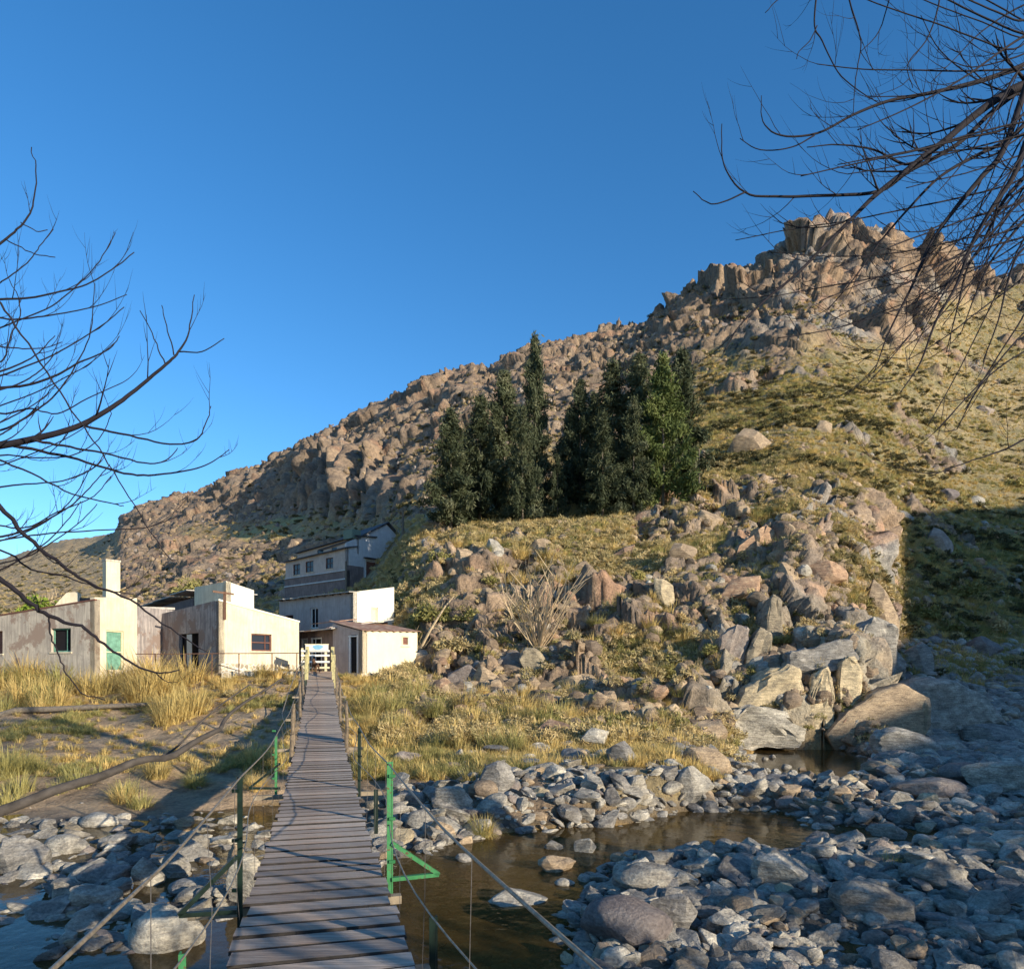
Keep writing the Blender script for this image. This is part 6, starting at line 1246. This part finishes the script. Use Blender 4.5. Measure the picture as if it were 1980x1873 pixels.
# tufts
lowT = [fastmesh('tuft', blades(70, .35, 1.0, 1.0, .03, 800+i, segs=2), 4, mt, linked=False).data for i, mt in enumerate((M_grassS, M_grassS, M_grassG, M_grassG))]
lowS = [fastmesh('scrub', leafcloud(320, 820+i, (1,1,.8),   .05, 9, long=2.6), 4, mt, linked=False).data for i, mt in enumerate((M_scrub, M_scrub, M_shrub, M_shrub))]
pcT = protos('tuft_straw', lowT[:2]); pcTG = protos('tuft_green', lowT[2:]); pcS = protos('scrub_dry', lowS[:2] + lowT[:1]); pcSG = protos('scrub_green', lowS[2:]); pcD = protos('scrub_dark', [fastmesh('scrub', leafcloud(300, 840+i, (1,1,.7), .07, 9, long=2.2), 4, M_dscrub, linked=False).data for i in range(2)])
def m_grass(x, y, z, r): return (1 - .8*np.clip(ROCKm(x, y), 0, 1)) * (z > -2.9)
def bridgeclear(P_): 
    d = np.abs((P_[:,0]*BR[0] + P_[:,1]*BR[1])); return P_[(d > 1.0) | (P_[:,1] > 36.5)]
H_K = [(K_0, Lu_, Lv_) for K_0, Lu_, Lv_ in ((KA,aL,5.5),(KB,bL,bR),(KC,l2,r2_),(KD,l3,4.0),(KS,sL,sR),(KE,eL,3.4),(KM,cL,cR),(KU,dL,dR))]
def houseclear(P_):
    ok = np.ones(len(P_), bool)
    for K0, Lu_, Lv_ in H_K:
        dx, dy = P_[:,0]-K0[0], P_[:,1]-K0[1]; a = dx*UL[0]+dy*UL[1]; b = dx*VR[0]+dy*VR[1]; ok &= ~((a > -.5) & (a < Lu_+.5) & (b > -.5) & (b < Lv_+.5))
    return P_[ok]
def cover(name, n_, ylo, yhi, clo, chi, mask, seed, a, b, pc, label, cat, flat=1.0, p=1.5, g_=1.0):
    P_, r = samp(n_, ylo, yhi, clo, chi, mask, seed); P_ = houseclear(bridgeclear(P_)); n_ = len(P_); s_ = sc3(r, n_, a, b, flat, p); scatter(name, P_, s_, rt3(r, n_, .15), pc, label, cat)
cover('bank_grass', 5000, 17, 45, -300, 800, lambda x, y, z, r: m_grass(x, y, z, r)*np.where((y > 23) & (y < 30), .22, np.where(y < 23, .45, 1)), 81, .10, .42, pcT, 'short dry straw grass covering the left bank', 'grass', .8)
cover('bank_green_grass', 2500, 17, 32, -300, 760, lambda x, y, z, r: m_grass(x, y, z, r)*sst(.5,.6,fbm(x*.4,y*.4,s=2)), 82, .12, .45, pcTG, 'yellow green grass patches on the left bank', 'grass', .8)
cover('knoll_grass', 12000, 19, 75, 640, 1760, lambda x, y, z, r: m_grass(x, y, z, r)*np.where(y < 34, .25 + .75*sst(.45,.6,fbm(x*.5,y*.5,s=12)), 1), 83, .12, .50, pcT, 'dry straw grass between the rocks of the knoll', 'grass', .9)
cover('knoll_green_grass', 5000, 19, 75, 640, 1760, lambda x, y, z, r: m_grass(x, y, z, r)*sst(.42,.58,fbm(x*.3,y*.3,s=5)), 84, .14, .5, pcTG, 'green grass patches between the rocks of the knoll', 'grass', .8)
cover('knoll_scrub', 14000, 24, 75, 740, 1740, lambda x, y, z, r: m_grass(x, y, z, r)*np.where(y < 36, .45, 1), 85, .15, .75, pcS, 'dry low scrub on the knoll', 'scrub')
cover('knoll_green_scrub', 1500, 26, 75, 760, 1740, lambda x, y, z, r: m_grass(x, y, z, r)*sst(.45,.55,fbm(x*.2,y*.2,s=6)), 86, .2, .7, pcSG, 'olive low scrub on the knoll', 'scrub')
cover('slope_grass', 16000, 42, 230, 1250, 2300, lambda x, y, z, r: m_grass(x, y, z, r), 87, .25, .75, pcT, 'straw coloured bunch grass on the mountain slope', 'grass', .8)
cover('slope_green_grass', 12000, 42, 230, 1300, 2300, lambda x, y, z, r: m_grass(x, y, z, r)*sst(.38,.6,fbm(x*.1,z*.5,y*.1,s=7)), 88, .25, .85, pcTG, 'green bunch grass on the mountain slope', 'grass', .8)
cover('slope_scrub', 5000, 45, 260, 1100, 2300, m_grass, 89, .2, .8, pcS, 'dark low scrub dotted over the mountain slope', 'scrub')
cover('dark_slope_scrub', 7000, 42, 260, 1280, 2300, lambda x, y, z, r: m_grass(x, y, z, r)*sst(.45,.7,fbm(x*.08,z*.35,y*.08,s=27)), 91, .25, 1.3, pcD, 'dark thorny scrub in bands over the mountain slope', 'scrub', .7, 2.0)
cover('dark_knoll_scrub', 2500, 28, 75, 760, 1740, m_grass, 92, .15, .7, pcD, 'dark thorny scrub among the knoll rocks', 'scrub', .8, 2.0)
cover('dark_mountain_scrub', 5000, 90, 380, -200, 1500, lambda x, y, z, r: np.ones_like(x)*.6, 93, .3, 1.5, pcD, 'dark scrub in the cracks of the mountain', 'scrub', .7, 2.0)
cover('mountain_scrub', 12000, 60, 360, -200, 1400, lambda x, y, z, r: np.ones_like(x)*.6, 90, .2, .9, pcS, 'dry scrub between the rocks of the mountain', 'scrub')

# unseen leafy trees added behind and right of the viewer to dapple the light
for i, (x, y_, zc, rx, rz_, n_, lab) in enumerate(((8.6,-2.9,-.1,1.8,1.7,1500,'unseen leafy tree added just behind the viewer to shade the deck'),(17.5,0.5,-.6,2.6,2.4,3200,'unseen leafy tree added right of the viewer to dapple the gravel'),
   (21.5,4.5,-.4,2.8,2.4,3000,'second unseen leafy tree added beyond the frame to dapple the gravel'),(14.5,-3.5,-.4,2.4,2.2,2600,'low unseen leafy tree added behind the bridge head to dapple the gravel'),(25.5,8.5,-.4,3.0,2.6,3000,'farthest unseen leafy tree of the row added to dapple the gravel'))):
    zg = float(Hs(x, y_)); lf = empty('dapple_tree', (x, y_, zg)); tag(lf, lab, 'tree')
    MB().tube([(x,y_,zg-.2),(x-.1,y_,zg+.5),(x,y_+.1,zc+.4),(x,y_,zc+rz_)], [.2,.16,.12,.05], 8).build('trunk', M_bark, lf, True)
    cr_ = fastmesh('crown', leafcloud(n_, 950+i, (rx,rx,rz_), .085, 22), 4, M_shrub); cr_.location = (0, 0, zc-zg); cr_.parent = lf
